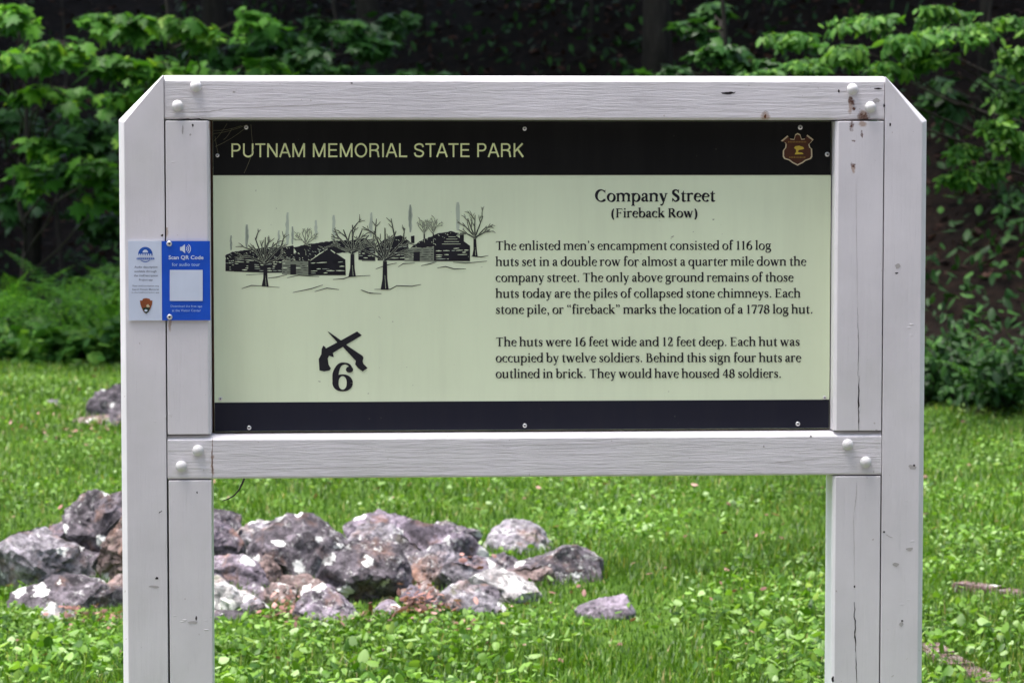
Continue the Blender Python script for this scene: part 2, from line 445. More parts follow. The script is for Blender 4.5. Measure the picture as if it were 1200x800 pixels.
TOP = 1.747
rust_top = [(*sp(998, 119), 0.010, 0.008), (*sp(1001, 126), 0.006, 0.006), (*sp(1013, 137), 0.014, 0.011)]
stain_top = [(*sp(996, 124), 0.006, 0.020), (*sp(1012, 139), 0.012, 0.016), (*sp(897, 137), 0.010, 0.010)]
rust_in = [(*sp(998, 148), 0.006, 0.012), (*sp(1000, 165), 0.0035, 0.004), (*sp(1000, 192), 0.006, 0.006), (*sp(1010, 158), 0.003, 0.005)]
stain_in = [(*sp(1011, 146), 0.010, 0.010), (*sp(1000, 196), 0.005, 0.012)]
P_post = paint_mat('white_paint_posts', 'z')
P_rail = paint_mat('white_paint_top_rail', 'x', stain_top, rust_top)
P_low = paint_mat('white_paint_bottom_rail', 'x', [(*sp(249, 545), 0.003, 0.03)])
P_inr = paint_mat('white_paint_right_batten', 'z', stain_in, rust_in)
P_inl = paint_mat('white_paint_left_batten', 'z', [(*sp(199, 382), 0.005, 0.014), (*sp(196, 272), 0.003, 0.010), (*sp(247, 150), 0.004, 0.012)])
DEPTH = 0.089
# outer posts with the clipped top corner
mk = crack([(190, 598), (186, 601)], 0.002, 1, 1) + chip(184, 677, 2.2, 2.0, 1, 3) + chip(181, 687, 7, 1.6, 2, 4) + chip(190, 276, 1.5, 1.5, 1, 5)
board('post', [(-0.769, 0.0), (-0.6805, 0.0), (-0.6805, TOP), (-0.6835, TOP), (-0.769, 1.6600)], 0, DEPTH, (3, 4), [P_post, M['crack'], M['scuff']], marks=mk)
mk = chip(1036, 124, 1.4, 2.2, 1, 6) + chip(1043, 146, 1.5, 2.5, 1, 7) + chip(1051, 320, 2.5, 1.2, 1, 8) + chip(1052, 312, 4, 4, 2, 9) \
    + chip(1056, 731, 3, 3, 2, 10) + chip(1057, 727, 1.6, 1.2, 1, 11) + chip(1050, 661, 4.5, 2.5, 2, 12) + chip(1066, 643, 5, 2.6, 2, 13) + chip(1036, 623, 1.6, 1.4, 1, 14) \
    + chip(1069, 547, 4.5, 3.6, 2, 15) + chip(1071, 545, 2, 1.4, 1, 16) + crack([(1038, 626), (1046, 630)], 0.0015, 2, 17)
board('post', [(0.7394, 0.0), (0.8250, 0.0), (0.8250, 1.6600), (0.7424, TOP - 0.001), (0.7394, TOP - 0.001)], 0, DEPTH, (1, 2), [P_post, M['crack'], M['scuff']], marks=mk)
# rails
mk = crack([(196, 117), (208, 116), (222, 117)], 0.0012, 2, 20) + crack([(214, 131), (245, 131), (268, 127)], 0.0014, 2, 21) + crack([(268, 127), (330, 124.5), (430, 121)], 0.0012, 2, 22) \
    + chip(851, 109.5, 7.5, 1.8, 1, 23) + crack([(845, 109.5), (862, 108.6)], 0.003, 1, 24) + chip(983, 107, 1.4, 2, 1, 25) + chip(1029, 104, 5, 1, 1, 26) + chip(1027, 118, 4, 3, 2, 27) \
    + chip(412, 97.5, 2, 0.8, 1, 28) + chip(274, 108, 2.2, 1.2, 2, 29) + crack([(200, 140.2), (232, 139.6), (246, 140.6)], 0.0016, 1, 30) + crack([(983, 140.6), (1034, 140)], 0.0014, 1, 31) \
    + chip(897, 137, 1.6, 3, 3, 32) + crack([(893, 138), (896, 130), (900, 131), (901, 138)], 0.0014, 2, 33)
board('top_rail', [(-0.6796, 1.6610), (0.7385, 1.6610), (0.7385, TOP), (-0.6796, TOP)], 0.0015, DEPTH - 0.002, ((2, 0.011), (0, 0.004)), [P_rail, M['crack'], M['scuff'], M['bare']], marks=mk)
mk = crack([(249, 512), (248.6, 530), (249, 560)], 0.0016, 3, 40) + crack([(900, 543), (920, 540.5), (960, 538.5)], 0.0013, 2, 41) + crack([(998, 535.5), (1028, 535.5)], 0.0011, 2, 42) \
    + chip(895, 523, 1.6, 1.8, 2, 43) + crack([(300, 549), (420, 547), (560, 548)], 0.0009, 2, 44) + crack([(620, 521), (760, 519)], 0.0009, 2, 45) + chip(950, 511, 1.5, 1.5, 2, 46)
board('bottom_rail', [(-0.6790, 0.9560), (0.7385, 0.9560), (0.7385, 1.0415), (-0.6790, 1.0415)], 0.001, DEPTH - 0.001, ((2, 0.009), (0, 0.003)), [P_low, M['crack'], M['scuff'], M['bare']], marks=mk)
# inner battens: above and below the lower rail
mk = crack([(1005, 360), (1006, 405), (1005.5, 440)], 0.0010, 1, 50) + crack([(1006.5, 440), (1006, 475), (1006, 505)], 0.0026, 1, 51) + chip(1027, 504, 1.6, 1.5, 2, 52) + crack([(1003, 210), (1004, 290), (1005, 360)], 0.0007, 2, 53)
board('batten', [(0.6410, 1.0440), (0.7372, 1.0440), (0.7372, 1.6585), (0.6410, 1.6585)], 0.0005, DEPTH - 0.003, (3,), [P_inr, M['crack'], M['scuff']], marks=mk, w=0.006)
mk = crack([(1004, 565), (1003, 585), (1001, 600)], 0.0012, 2, 54) + crack([(1000, 600), (1001, 640), (1001, 690)], 0.0008, 2, 55) + crack([(1001, 705), (1002, 740), (1003, 764)], 0.0030, 1, 56) + crack([(1003, 764), (1004, 800)], 0.0014, 1, 57) \
    + chip(1001.5, 687, 1, 2, 1, 58) + chip(976, 795, 1.6, 4, 1, 59)
board('batten', [(0.6405, 0.0), (0.7368, 0.0), (0.7368, 0.9535), (0.6405, 0.9535)], 0.0008, DEPTH - 0.003, (3,), [P_inr, M['crack'], M['scuff']], marks=mk, w=0.006)
mk = chip(226, 147, 1.3, 1.8, 1, 60) + chip(223, 158, 1.4, 1.4, 2, 61) + chip(180, 210, 3, 1, 2, 62) + chip(214, 152, 1, 6, 2, 63)
board('batten', [(-0.6778, 1.0440), (-0.5925, 1.0440), (-0.5925, 1.6585), (-0.6778, 1.6585)], 0.0005, DEPTH - 0.003, (1,), [P_inl, M['crack'], M['scuff']], marks=mk, w=0.005)
mk = chip(230, 724, 1.1, 2.6, 1, 64) + chip(226, 729, 6, 2, 2, 65) + chip(231, 577, 0.9, 1.6, 1, 66)
board('batten', [(-0.6768, 0.0), (-0.5925, 0.0), (-0.5925, 0.9535), (-0.6768, 0.9535)], 0.0008, DEPTH - 0.003, (), [P_inl, M['crack'], M['scuff']], marks=mk)

def dome(name, px, py, rad, y, flat, mat, parent, ring=False):
    bm = bmesh.new()
    bmesh.ops.create_uvsphere(bm, u_segments=24, v_segments=14, radius=rad)
    bmesh.ops.delete(bm, geom=[v for v in bm.verts if v.co.z < -1e-4], context='VERTS')
    for v in bm.verts: v.co = Vector((v.co.x, -v.co.z * flat, v.co.y))
    bmesh.ops.recalc_face_normals(bm, faces=bm.faces)
    if ring:
        bm2 = bmesh.ops.create_cone(bm, cap_ends=True, segments=12, radius1=rad * 0.35, radius2=rad * 0.35, depth=0.0006)
        for v in bm2['verts']: v.co = Vector((v.co.x, -rad * flat - 0.0002 + v.co.z, v.co.y))
        for f in bm.faces:
            if all(v in bm2['verts'] for v in f.verts): f.material_index = 1
    p = on_sign(px, py, y)
    return from_bm(name, bm, [mat, M['crack']], parent, smooth=True, loc=p)
for px, py in ((229.5, 101), (208, 124), (999, 104.5), (1020, 125.5), (232, 527.5), (212.5, 546), (993.5, 520.5), (1014.5, 541)):
    dome('bolt', px, py, 0.0112, 0.001, 0.85, M['bolt'], sign)

# ------------------------------------------------------------------ the printed panel
PK = 0.040                                     # the panel lies 4 cm behind the face of the frame
def box_mesh(name, x0, x1, z0, z1, y0, y1, mats, parent, front=0, side=None):
    bm = bmesh.new()
    v = [bm.verts.new(p) for p in ((x0, y0, z0), (x1, y0, z0), (x1, y0, z1), (x0, y0, z1), (x0, y1, z0), (x1, y1, z0), (x1, y1, z1), (x0, y1, z1))]
    for i, f in enumerate(((0, 1, 2, 3), (5, 4, 7, 6), (4, 0, 3, 7), (1, 5, 6, 2), (3, 2, 6, 7), (4, 5, 1, 0))):
        fc = bm.faces.new([v[k] for k in f]); fc.material_index = 0 if i == 0 or side is None else side
    bmesh.ops.recalc_face_normals(bm, faces=bm.faces)
    return from_bm(name, bm, mats, parent)
PX0, PX1, PZ0, PZ1 = -0.5875, 0.6390, 1.0455, 1.6590
ZH, ZF = on_sign(600, 205.3, PK).z, on_sign(600, 469.8, PK).z
panel = box_mesh('panel', PX0, PX1, PZ0, PZ1, PK, PK + 0.012, [M['cream'], M['edge']], sign, side=1)
box_mesh('header_band', PX0 + .0004, PX1 - .0004, ZH, PZ1 - .0005, PK - 0.0006, PK - 0.0001, [M['black_top']], panel)
box_mesh('footer_band', PX0 + .0004, PX1 - .0004, PZ0 + .0005, ZF, PK - 0.0006, PK - 0.0001, [M['black_low'], M['edge']], panel)
# backing board that closes the frame behind the panel
box_mesh('backing_board', -0.5922, 0.6408, 1.0425, 1.6605, PK + 0.0125, PK + 0.030, [M['edge']], sign)

class Ink:
    """flat printed shapes in photo pixels, turned into thin ink on the panel"""
    def __init__(s): s.V, s.F, s.mi, s.lay = [], [], [], 0
    def poly(s, pts, mi=0):
        b = len(s.V); s.lay += 1
        s.V += [(x, y, s.lay) for x, y in pts]; s.F.append(tuple(range(b, b + len(pts)))); s.mi.append(mi)
    def strip(s, pts, ws, mi=0):
        """a stroke of quads with a width at each point"""
        n = len(pts); s.lay += 1; b = len(s.V)
        for i in range(n):
            x0, y0 = pts[max(i - 1, 0)]; x1, y1 = pts[min(i + 1, n - 1)]
            L = math.hypot(x1 - x0, y1 - y0) or 1; nx_, ny_ = -(y1 - y0) / L, (x1 - x0) / L
            w = ws[i] / 2
            s.V += [(pts[i][0] + nx_ * w, pts[i][1] + ny_ * w, s.lay), (pts[i][0] - nx_ * w, pts[i][1] - ny_ * w, s.lay)]
        for i in range(n - 1):
            s.F.append((b + 2 * i, b + 2 * i + 1, b + 2 * i + 3, b + 2 * i + 2)); s.mi.append(mi)
    def build(s, name, mats, parent, k=PK, base=0.0003, step=None, origin=Vector((0, 0, 0))):
        step = step if step is not None else 0.0006 / max(1, s.lay)
        me = bpy.data.meshes.new(name)
        V = []
        for x, y, l in s.V:
            p = on_sign(x, y, k); V.append((p.x - origin.x, k - base - l * step - origin.y, p.z - origin.z))
        me.from_pydata(V, [], s.F)
        me.polygons.foreach_set('material_index', s.mi)
        bm = bmesh.new(); bm.from_mesh(me)
        for f in bm.faces:
            f.normal_update()
            if f.normal.y > 0: f.normal_flip()
        bm.to_mesh(me); bm.free()
        return link(name, me, mats, parent)

# ---- letterforms drawn from strokes (em 1000)
class Glyph:
    def __init__(s, adv, bold=0): s.adv, s.p, s.bold = adv, [], bold
    def q(s, pts): s.p.append(('p', pts)); return s
    def line(s, x0, y0, x1, y1, w0, w1=None):
        w1 = w0 if w1 is None else w1
        s.p.append(('s', [(x0, y0), (x1, y1)], [w0, w1])); return s
    def bar(s, x0, x1, y0, y1):
        if s.bold:
            if y1 - y0 < 40: y0, y1 = (y0, y1 + 12) if y0 <= 0 else (y0 - 12, y1)
            elif x1 - x0 < 120: x0, x1 = x0 - 12, x1 + 12
        return s.q([(x0, y0), (x1, y0), (x1, y1), (x0, y1)])
    def arc(s, cx, cy, rx, ry, a0, a1, tk=88, tn=34, tilt=18):
        n = max(6, int(abs(a1 - a0) / 9)); pts, ws = [], []
        for i in range(n + 1):
            a = R(a0 + (a1 - a0) * i / n)
            pts.append((cx + rx * math.cos(a), cy + ry * math.sin(a)))
            ws.append(tn + (tk - tn) * abs(math.cos(a - R(-tilt))) ** 1.6)
        s.p.append(('s', pts, ws)); return s
    def sp(s, pts, ws):
        """Catmull-Rom stroke"""
        n = len(pts); P, W = [], []
        for i in range(n - 1):
            p0, p1, p2, p3 = pts[max(i - 1, 0)], pts[i], pts[i + 1], pts[min(i + 2, n - 1)]
            for k in range(7):
                t = k / 7
                f = lambda a, b, c, d: 0.5 * (2 * b + (c - a) * t + (2 * a - 5 * b + 4 * c - d) * t * t + (3 * b - a - 3 * c + d) * t ** 3)
                P.append((f(p0[0], p1[0], p2[0], p3[0]), f(p0[1], p1[1], p2[1], p3[1]))); W.append(ws[i] + (ws[i + 1] - ws[i]) * t)
        P.append(pts[-1]); W.append(ws[-1])
        s.p.append(('s', P, W)); return s
    def dot(s, x, y, r): return s.q([(x + r * math.cos(R(a)), y + r * math.sin(R(a))) for a in range(0, 360, 30)])
    def stem(s, x, y0, y1, w=90, foot=True, flag=True, both=False):
        s.bar(x - w / 2, x + w / 2, y0, y1)
        if foot: s.q([(x - w / 2 - 62, y0), (x + w / 2 + 62, y0), (x + w / 2 + 56, y0 + 34), (x + w / 2, y0 + 50), (x - w / 2, y0 + 50), (x - w / 2 - 56, y0 + 34)])
        if flag: s.q([(x - w / 2 - 72, y1 - 64), (x - w / 2 - 70, y1 - 34), (x + w / 2, y1 + 18), (x + w / 2, y1 - 60), (x - w / 2, y1 - 75)])
        if both: s.q([(x - w / 2 - 62, y1), (x + w / 2 + 62, y1), (x + w / 2 + 56, y1 - 34), (x + w / 2, y1 - 50), (x - w / 2, y1 - 50), (x - w / 2 - 56, y1 - 34)])
        return s
    def tops(s, x, y): return s.bar(x - 78, x + 78, y - 28, y)
X_, A_, D_, K_ = 460, 715, -230, 655
G = {}
def g(ch, adv): G[ch] = Glyph(adv, 1); return G[ch]
def arch(o, x0, x1, y=X_): return o.sp([(x0 + 20, y - 130), (x0 + 95, y - 35), (x0 + 180, y - 18), (x1 - 8, y - 85), (x1, y - 170)], [26, 40, 62, 88, 90]).stem(x1, 0, y - 150, flag=False)
arch(g('n', 545).stem(110, 0, X_), 110, 415)
arch(g('h', 545).stem(110, 0, A_), 110, 415)
o = g('m', 815).stem(110, 0, X_); arch(o, 110, 400); arch(o, 400, 690)
g('u', 540).stem(110, 60, X_, foot=False).sp([(110, 150), (118, 60), (200, 18), (290, 34), (385, 110)], [90, 84, 56, 40, 28]).stem(410, 0, X_, foot=False).bar(410, 500, 0, 26)
g('i', 265).stem(132, 0, X_).dot(132, 620, 58)
g('l', 262).stem(130, 0, A_)
g('r', 385).stem(110, 0, X_).sp([(125, 310), (190, 410), (260, 436), (320, 425)], [26, 36, 56, 76]).dot(322, 412, 48)
g('o', 500).arc(250, 226, 178, 216, 0, 360)
g('a', 430).sp([(85, 345), (120, 425), (210, 440), (285, 390), (300, 300)], [60, 36, 40, 76, 88]).dot(100, 345, 46).bar(256, 344, 70, 310).sp([(300, 275), (200, 240), (100, 180), (85, 90), (150, 32), (230, 50), (300, 110)], [28, 36, 76, 88, 60, 34, 26]).sp([(300, 90), (330, 22), (410, 40)], [88, 50, 24])
g('b', 520).stem(110, 30, A_, foot=False).arc(275, 224, 165, 210, -160, 150)
g('d', 525).arc(235, 224, 165, 210, 30, 340).stem(410, 0, A_, foot=False).bar(410, 505, 0, 28)
g('p', 530).stem(110, D_, X_).arc(280, 226, 168, 214, -150, 150)
g('q', 520).arc(240, 226, 168, 214, 30, 330).stem(405, D_, X_ - 10, flag=False)
g('c', 420).arc(245, 226, 178, 214, 48, 312, 90, 30).dot(355, 372, 46)
g('e', 430).bar(90, 385, 248, 280).arc(235, 226, 165, 216, -42, -180, 90, 30).arc(235, 226, 158, 216, 180, 12, 88, 34)
g('s', 370).sp([(298, 345), (255, 425), (170, 440), (95, 375), (130, 285), (240, 215), (290, 130), (240, 35), (150, 20), (70, 110)], [24, 30, 40, 66, 80, 90, 76, 48, 34, 26]).line(303, 445, 300, 325, 26).line(66, 135, 62, 10, 26)
g('t', 330).q([(105, 400), (195, 400), (195, 590), (175, 590), (105, 480)]).bar(105, 195, 80, 460).sp([(150, 120), (165, 40), (230, 18), (305, 50)], [90, 80, 50, 20]).bar(40, 300, 425, 460)
g('f', 320).stem(145, 0, 560, flag=False).sp([(145, 540), (160, 650), (230, 705), (300, 690)], [90, 84, 56, 60]).dot(312, 668, 46).bar(45, 285, 425, 460)
g('g', 475).arc(215, 310, 128, 135, 0, 360, 82, 34).sp([(310, 400), (370, 438), (440, 420)], [30, 34, 60]).sp([(150, 195), (105, 140), (130, 85), (260, 68), (385, 30), (395, -70), (300, -165), (170, -185), (70, -130), (75, -40), (160, 40)], [28, 44, 66, 76, 80, 72, 52, 44, 56, 48, 26])
g('k', 515).stem(110, 0, A_).line(150, 215, 375, 430, 36, 34).bar(290, 465, 432, 460).line(215, 290, 420, 20, 92).bar(335, 510, 0, 28)
g('v', 470).line(90, 440, 245, 0, 92).line(235, 10, 385, 440, 36).tops(95, X_).tops(385, X_)
g('w', 705).line(90, 440, 235, 0, 90).line(228, 10, 350, 430, 36).line(340, 440, 480, 0, 90).line(472, 10, 610, 440, 36).tops(90, X_).tops(345, X_).tops(615, X_)
g('y', 470).line(90, 440, 255, 10, 92).sp([(385, 440), (255, 20), (190, -150), (110, -195)], [36, 40, 44, 60]).dot(105, -175, 44).tops(95, X_).tops(388, X_)
g('x', 470).line(90, 440, 370, 20, 90).line(370, 440, 90, 20, 36).tops(95, X_).tops(370, X_)
g('T', 620).stem(310, 0, K_, flag=False).bar(45, 575, K_ - 38, K_).q([(45, K_), (75, K_), (60, K_ - 140), (38, K_ - 140)]).q([(575, K_), (545, K_), (560, K_ - 140), (582, K_ - 140)])
g('C', 640).arc(350, 328, 265, 312, 42, 318, 104, 38).q([(545, 650), (570, 650), (565, 450), (545, 450)]).q([(548, 170), (570, 190), (575, 60), (552, 60)])
g('S', 490).sp([(385, 500), (345, 600), (235, 632), (130, 570), (125, 450), (240, 350), (365, 250), (385, 130), (310, 40), (200, 25), (85, 160)], [26, 34, 46, 80, 92, 104, 96, 86, 56, 42, 28]).line(395, 650, 388, 470, 28).line(80, 190, 72, 5, 28)
g('F', 535).stem(145, 0, K_, flag=False, both=True).bar(145, 480, K_ - 36, K_).q([(480, K_), (452, K_), (468, K_ - 150), (492, K_ - 150)]).bar(145, 390, 318, 352).bar(365, 392, 265, 410)
g('E', 575).stem(145, 0, K_, flag=False, both=True).bar(145, 480, K_ - 36, K_).q([(480, K_), (452, K_), (468, K_ - 140), (492, K_ - 140)]).bar(145, 390, 318, 352).bar(365, 392, 265, 410).bar(145, 500, 0, 36).q([(500, 0), (470, 0), (505, 160), (530, 160)])
g('R', 610).stem(145, 0, K_, flag=False, both=True).bar(145, 290, K_ - 36, K_).arc(285, 490, 140, 147, 90, -90, 92, 36, 0).bar(145, 300, 330, 362).line(280, 345, 520, 20, 100, 92).bar(470, 610, 0, 28)
g('B', 590).stem(145, 0, K_, flag=False, both=True).bar(145, 280, K_ - 36, K_).arc(275, 497, 125, 140, 90, -90, 88, 36, 0).bar(145, 320, 333, 365).arc(310, 180, 165, 162, 90, -90, 98, 36, 0).bar(145, 310, 0, 36)
g('1', 400).stem(210, 0, K_, flag=False).q([(90, 560), (90, 585), (255, K_ + 15), (255, 580), (165, 580)])
g('6', 500).arc(255, 205, 165, 190, 0, 360, 96, 36).sp([(90, 205), (120, 420), (240, 590), (400, 650)], [96, 96, 70, 30])
g('7', 470).bar(60, 440, 575, K_).line(415, 600, 200, 0, 50, 100).bar(60, 88, 500, 600)
g('8', 490).arc(245, 480, 130, 148, 0, 360, 84, 38, -20).arc(245, 178, 160, 165, 0, 360, 96, 38, -20)
g('2', 480).sp([(90, 480), (130, 610), (240, 640), (345, 560), (330, 420), (210, 230), (80, 60)], [30, 44, 56, 90, 90, 60, 40]).bar(70, 430, 0, 82).bar(405, 432, 60, 150).dot(105, 490, 44)
g('4', 500).stem(340, 0, K_, flag=False).line(325, 630, 50, 200, 40).bar(45, 470, 170, 225)
g('.', 245).dot(120, 48, 58)
g(',', 245).dot(120, 48, 58).sp([(150, 50), (150, -50), (80, -130)], [60, 46, 20])
g('\u2019', 220).dot(105, 640, 56).sp([(135, 640), (135, 560), (75, 490)], [56, 42, 20])
g('\u201d', 400).dot(105, 640, 56).sp([(135, 640), (135, 560), (75, 490)], [56, 42, 20]).dot(275, 640, 56).sp([(305, 640), (305, 560), (245, 490)], [56, 42, 20])
g('\u201c', 400).dot(125, 540, 56).sp([(95, 540), (95, 620), (155, 690)], [56, 42, 20]).dot(295, 540, 56).sp([(265, 540), (265, 620), (325, 690)], [56, 42, 20])
g('(', 330).arc(330, 240, 215, 440, 118, 242, 92, 26, 0)
g(')', 330).arc(0, 240, 215, 440, -62, 62, 92, 26, 0)
g(' ', 185)
# plain sans capitals for the header
H = {}
def h(ch, adv): H[ch] = Glyph(adv); return H[ch]
W = 92; HK = 720
def va(o, *a): return o.arc(*a, tk=W, tn=W)
h('P', 640).bar(80, 80 + W, 0, HK).bar(80, 380, HK - W + 8, HK).bar(80, 380, 295, 295 + W - 8).arc(375, 512, 160, 166, 90, -90, W, W - 8)
h('U', 720).bar(75, 75 + W, 230, HK).bar(555, 555 + W, 230, HK).arc(361, 240, 240, 205, 180, 360, W, W)
h('T', 600).bar(300 - W / 2, 300 + W / 2, 0, HK).bar(25, 575, HK - W + 8, HK)
h('N', 720).bar(75, 75 + W, 0, HK).bar(555, 555 + W, 0, HK).line(120, HK - 20, 600, 20, W + 6)
h('A', 660).line(55, 0, 320, HK, W).line(605, 0, 340, HK, W).bar(160, 500, 200, 200 + W - 10)
h('M', 840).bar(75, 75 + W, 0, HK).bar(673, 673 + W, 0, HK).line(120, HK, 420, 20, W).line(720, HK, 420, 20, W)
h('E', 640).bar(80, 80 + W, 0, HK).bar(80, 570, HK - W + 8, HK).bar(80, 540, 330, 330 + W - 8).bar(80, 580, 0, W - 8)
h('O', 770).arc(385, 360, 295, 330, 0, 360, W, W)
h('R', 690).bar(80, 80 + W, 0, HK).bar(80, 400, HK - W + 8, HK).bar(80, 400, 320, 320 + W - 8).arc(395, 525, 160, 154, 90, -90, W, W - 8).sp([(400, 350), (530, 290), (555, 160), (590, 0)], [W, W, W, W])
h('I', 270).bar(90, 90 + W, 0, HK)
h('L', 560).bar(80, 80 + W, 0, HK).bar(80, 530, 0, W - 8)
h('S', 660).sp([(560, 520), (500, 645), (330, 682), (160, 620), (120, 510), (190, 415), (400, 345), (540, 270), (560, 170), (480, 65), (330, 38), (160, 85), (95, 230)], [W] * 13)
h('K', 670).bar(80, 80 + W, 0, HK).line(120, 260, 570, HK - 10, W + 6).line(290, 420, 600, 0, W + 12)
h(' ', 280)

def set_line(ink, font, text, x0, x1, base, cap_px, cap_units, slope=0.0, mi=0, wt=1.28):
    add = 1 if font is G else 0
    total = sum(font[c].adv for c in text)
    sx, sy = (x1 - x0) / total, cap_px / cap_units
    pen = 0
    for ch in text:
        gl = font[ch]
        for prim in gl.p:
            tr = lambda p: (x0 + (pen + p[0]) * sx, base + slope * ((x0 + (pen + p[0]) * sx) - 600) - p[1] * sy)
            if prim[0] == 'p': ink.poly([tr(p) for p in prim[1]], mi)
            else:
                # stroke outlines are made in em units so that weights scale with the letters
                n = len(prim[1]); L, Q = [], []
                for i in range(n):
                    a, b = prim[1][max(i - 1, 0)], prim[1][min(i + 1, n - 1)]
                    if n > 3 and prim[1][0] != prim[1][-1] and math.dist(prim[1][0], prim[1][-1]) < 1e-6: pass
                    l = math.hypot(b[0] - a[0], b[1] - a[1]) or 1
                    nn = (-(b[1] - a[1]) / l, (b[0] - a[0]) / l); w = (prim[2][i] * (wt if add else 1) + 6 * add) / 2
                    L.append(tr((prim[1][i][0] + nn[0] * w, prim[1][i][1] + nn[1] * w))); Q.append(tr((prim[1][i][0] - nn[0] * w, prim[1][i][1] - nn[1] * w)))
                b = len(ink.V); ink.lay += 1
                for p, q in zip(L, Q): ink.V += [(p[0], p[1], ink.lay), (q[0], q[1], ink.lay)]
                for i in range(n - 1):
                    ink.F.append((b + 2 * i, b + 2 * i + 1, b + 2 * i + 3, b + 2 * i + 2)); ink.mi.append(mi)
        pen += gl.adv

ink = Ink(); set_line(ink, H, 'PUTNAM MEMORIAL STATE PARK', 269.5, 614.5, 184.2, 16.2, HK, -0.0006)
ink.build('title_lettering', [M['title']], panel, PK - 0.0007)
ink = Ink(); set_line(ink, G, 'Company Street', 697.0, 838.6, 236.6, 14.0, K_, -0.002, 0, 1.5)
set_line(ink, G, '(Fireback Row)', 715.6, 818.0, 255.2, 10.6, K_, -0.002, 0, 1.5)
ink.build('heading_lettering', [M['ink']], panel)
ink = Ink()
for t, x1, b in (('The enlisted men\u2019s encampment consisted of 116 log', 904, 293.0), ('huts set in a double row for almost a quarter mile down the', 945, 311.7),
                 ('company street. The only above ground remains of those', 930, 330.3), ('huts today are the piles of collapsed stone chimneys. Each', 938.5, 348.9),
                 ('stone pile, or \u201cfireback\u201d marks the location of a 1778 log hut.', 953, 367.7), ('The huts were 16 feet wide and 12 feet deep. Each hut was', 937.5, 405.6),
                 ('occupied by twelve soldiers. Behind this sign four huts are', 939, 424.3), ('outlined in brick. They would have housed 48 soldiers.', 916, 442.8)):
    set_line(ink, G, t, 580.6, x1, b, 10.3, K_, -0.001)
ink.build('body_lettering', [M['ink']], panel)

# ---- crossed pistols and the number
zp = lambda a, b: (350 + a / 8, 370 + b / 8)
ink = Ink()
ink.poly([zp(*p) for p in ((255, 305), (400, 228), (548, 146), (592, 182), (470, 255), (320, 348), (330, 385), (312, 382), (285, 372), (272, 400), (280, 455), (302, 492), (290, 510), (240, 520), (195, 510), (188, 405), (212, 360), (216, 310), (230, 278), (250, 292))])
ink.poly([zp(*p) for p in ((270, 145), (290, 155), (400, 232), (465, 285), (600, 375), (608, 392), (598, 425), (606, 448), (646, 488), (600, 520), (560, 490), (530, 455), (536, 420), (410, 285), (360, 245))])
ink.build('crossed_pistols_print', [M['ink']], panel)
ink = Ink(); set_line(ink, {'6': Glyph(500).arc(250, 190, 140, 178, 0, 360, 120, 40, 0).sp([(112, 200), (116, 420), (190, 600), (300, 640), (380, 600), (405, 540)], [120, 118, 80, 40, 50, 60]).dot(385, 500, 72)}, '6', 386.5, 416.5, 458.0, 33.0, 655)
ink.build('number_print', [M['ink']], panel)

# ---- drawing of log huts
ink = Ink()
rr = random.Random(3)
za = lambda a, b: (260 + a / 6.667, 240 + b / 6.667)
zb = lambda a, b: (420 + a / 6.667, 240 + b / 6.667)
def smoke(z, x, y0, y1, w, dark=False):        # two tints of thin tapering plume
    n = 9
    for tint, ww in ((1, w), (4, w * 0.55)):
        if tint == 4 and not dark: continue
        pts = [z(x + rr.uniform(-3, 3), y0 + (y1 - y0) * i / (n - 1)) for i in range(n)]
        ink.strip(pts, [ww / 6.667 * 0.8 * (0.25 + 0.9 * math.sin(math.pi * (0.12 + 0.75 * i / (n - 1)))) * rr.uniform(0.7, 1.1) for i in range(n)], tint)
for args in ((za, 72, 355, 240, 20, True), (za, 195, 340, 155, 30, True), (za, 512, 310, 60, 34), (za, 552, 310, 170, 24, True), (za, 735, 270, 120, 28), (za, 875, 275, 80, 30), (za, 445, 320, 200, 22), (za, 1165, 250, 70, 30),
             (zb, 100, 190, 60, 22), (zb, 405, 215, 0, 34, True), (zb, 778, 200, -20, 40)): smoke(*args)
def wall(z, pts, light, mi=0):
    """dark log wall with pale gaps between its logs; pts: four corners from top left clockwise"""
    ink.poly([z(*p) for p in pts], 2 if light > 0.5 else mi)
    (ax, ay), (bx, by), (cx, cy), (dx, dy) = pts
    n = max(3, int((dy - ay) / 15))
    for i in range(1, n):
        t = i / n; x = 0.02
        while x < 0.97:
            x2 = min(0.98, x + rr.uniform(0.1, 0.35))
            if rr.random() < max(light, 0.55):
                p = lambda u: z(ax + (bx - ax) * u + ((dx - ax) + ((cx - bx) - (dx - ax)) * u) * t, ay + (by - ay) * u + ((dy - ay) + ((cy - by) - (dy - ay)) * u) * t + rr.uniform(-1.5, 1.5))
                ink.strip([p(x), p((x + x2) / 2), p(x2)], [0.4, rr.uniform(0.7, 1.3), 0.4], (0 if rr.random() < 0.75 else 3) if light > 0.5 else (3 if rr.random() < 0.6 else 1))
            x = x2 + rr.uniform(0.02, 0.08)
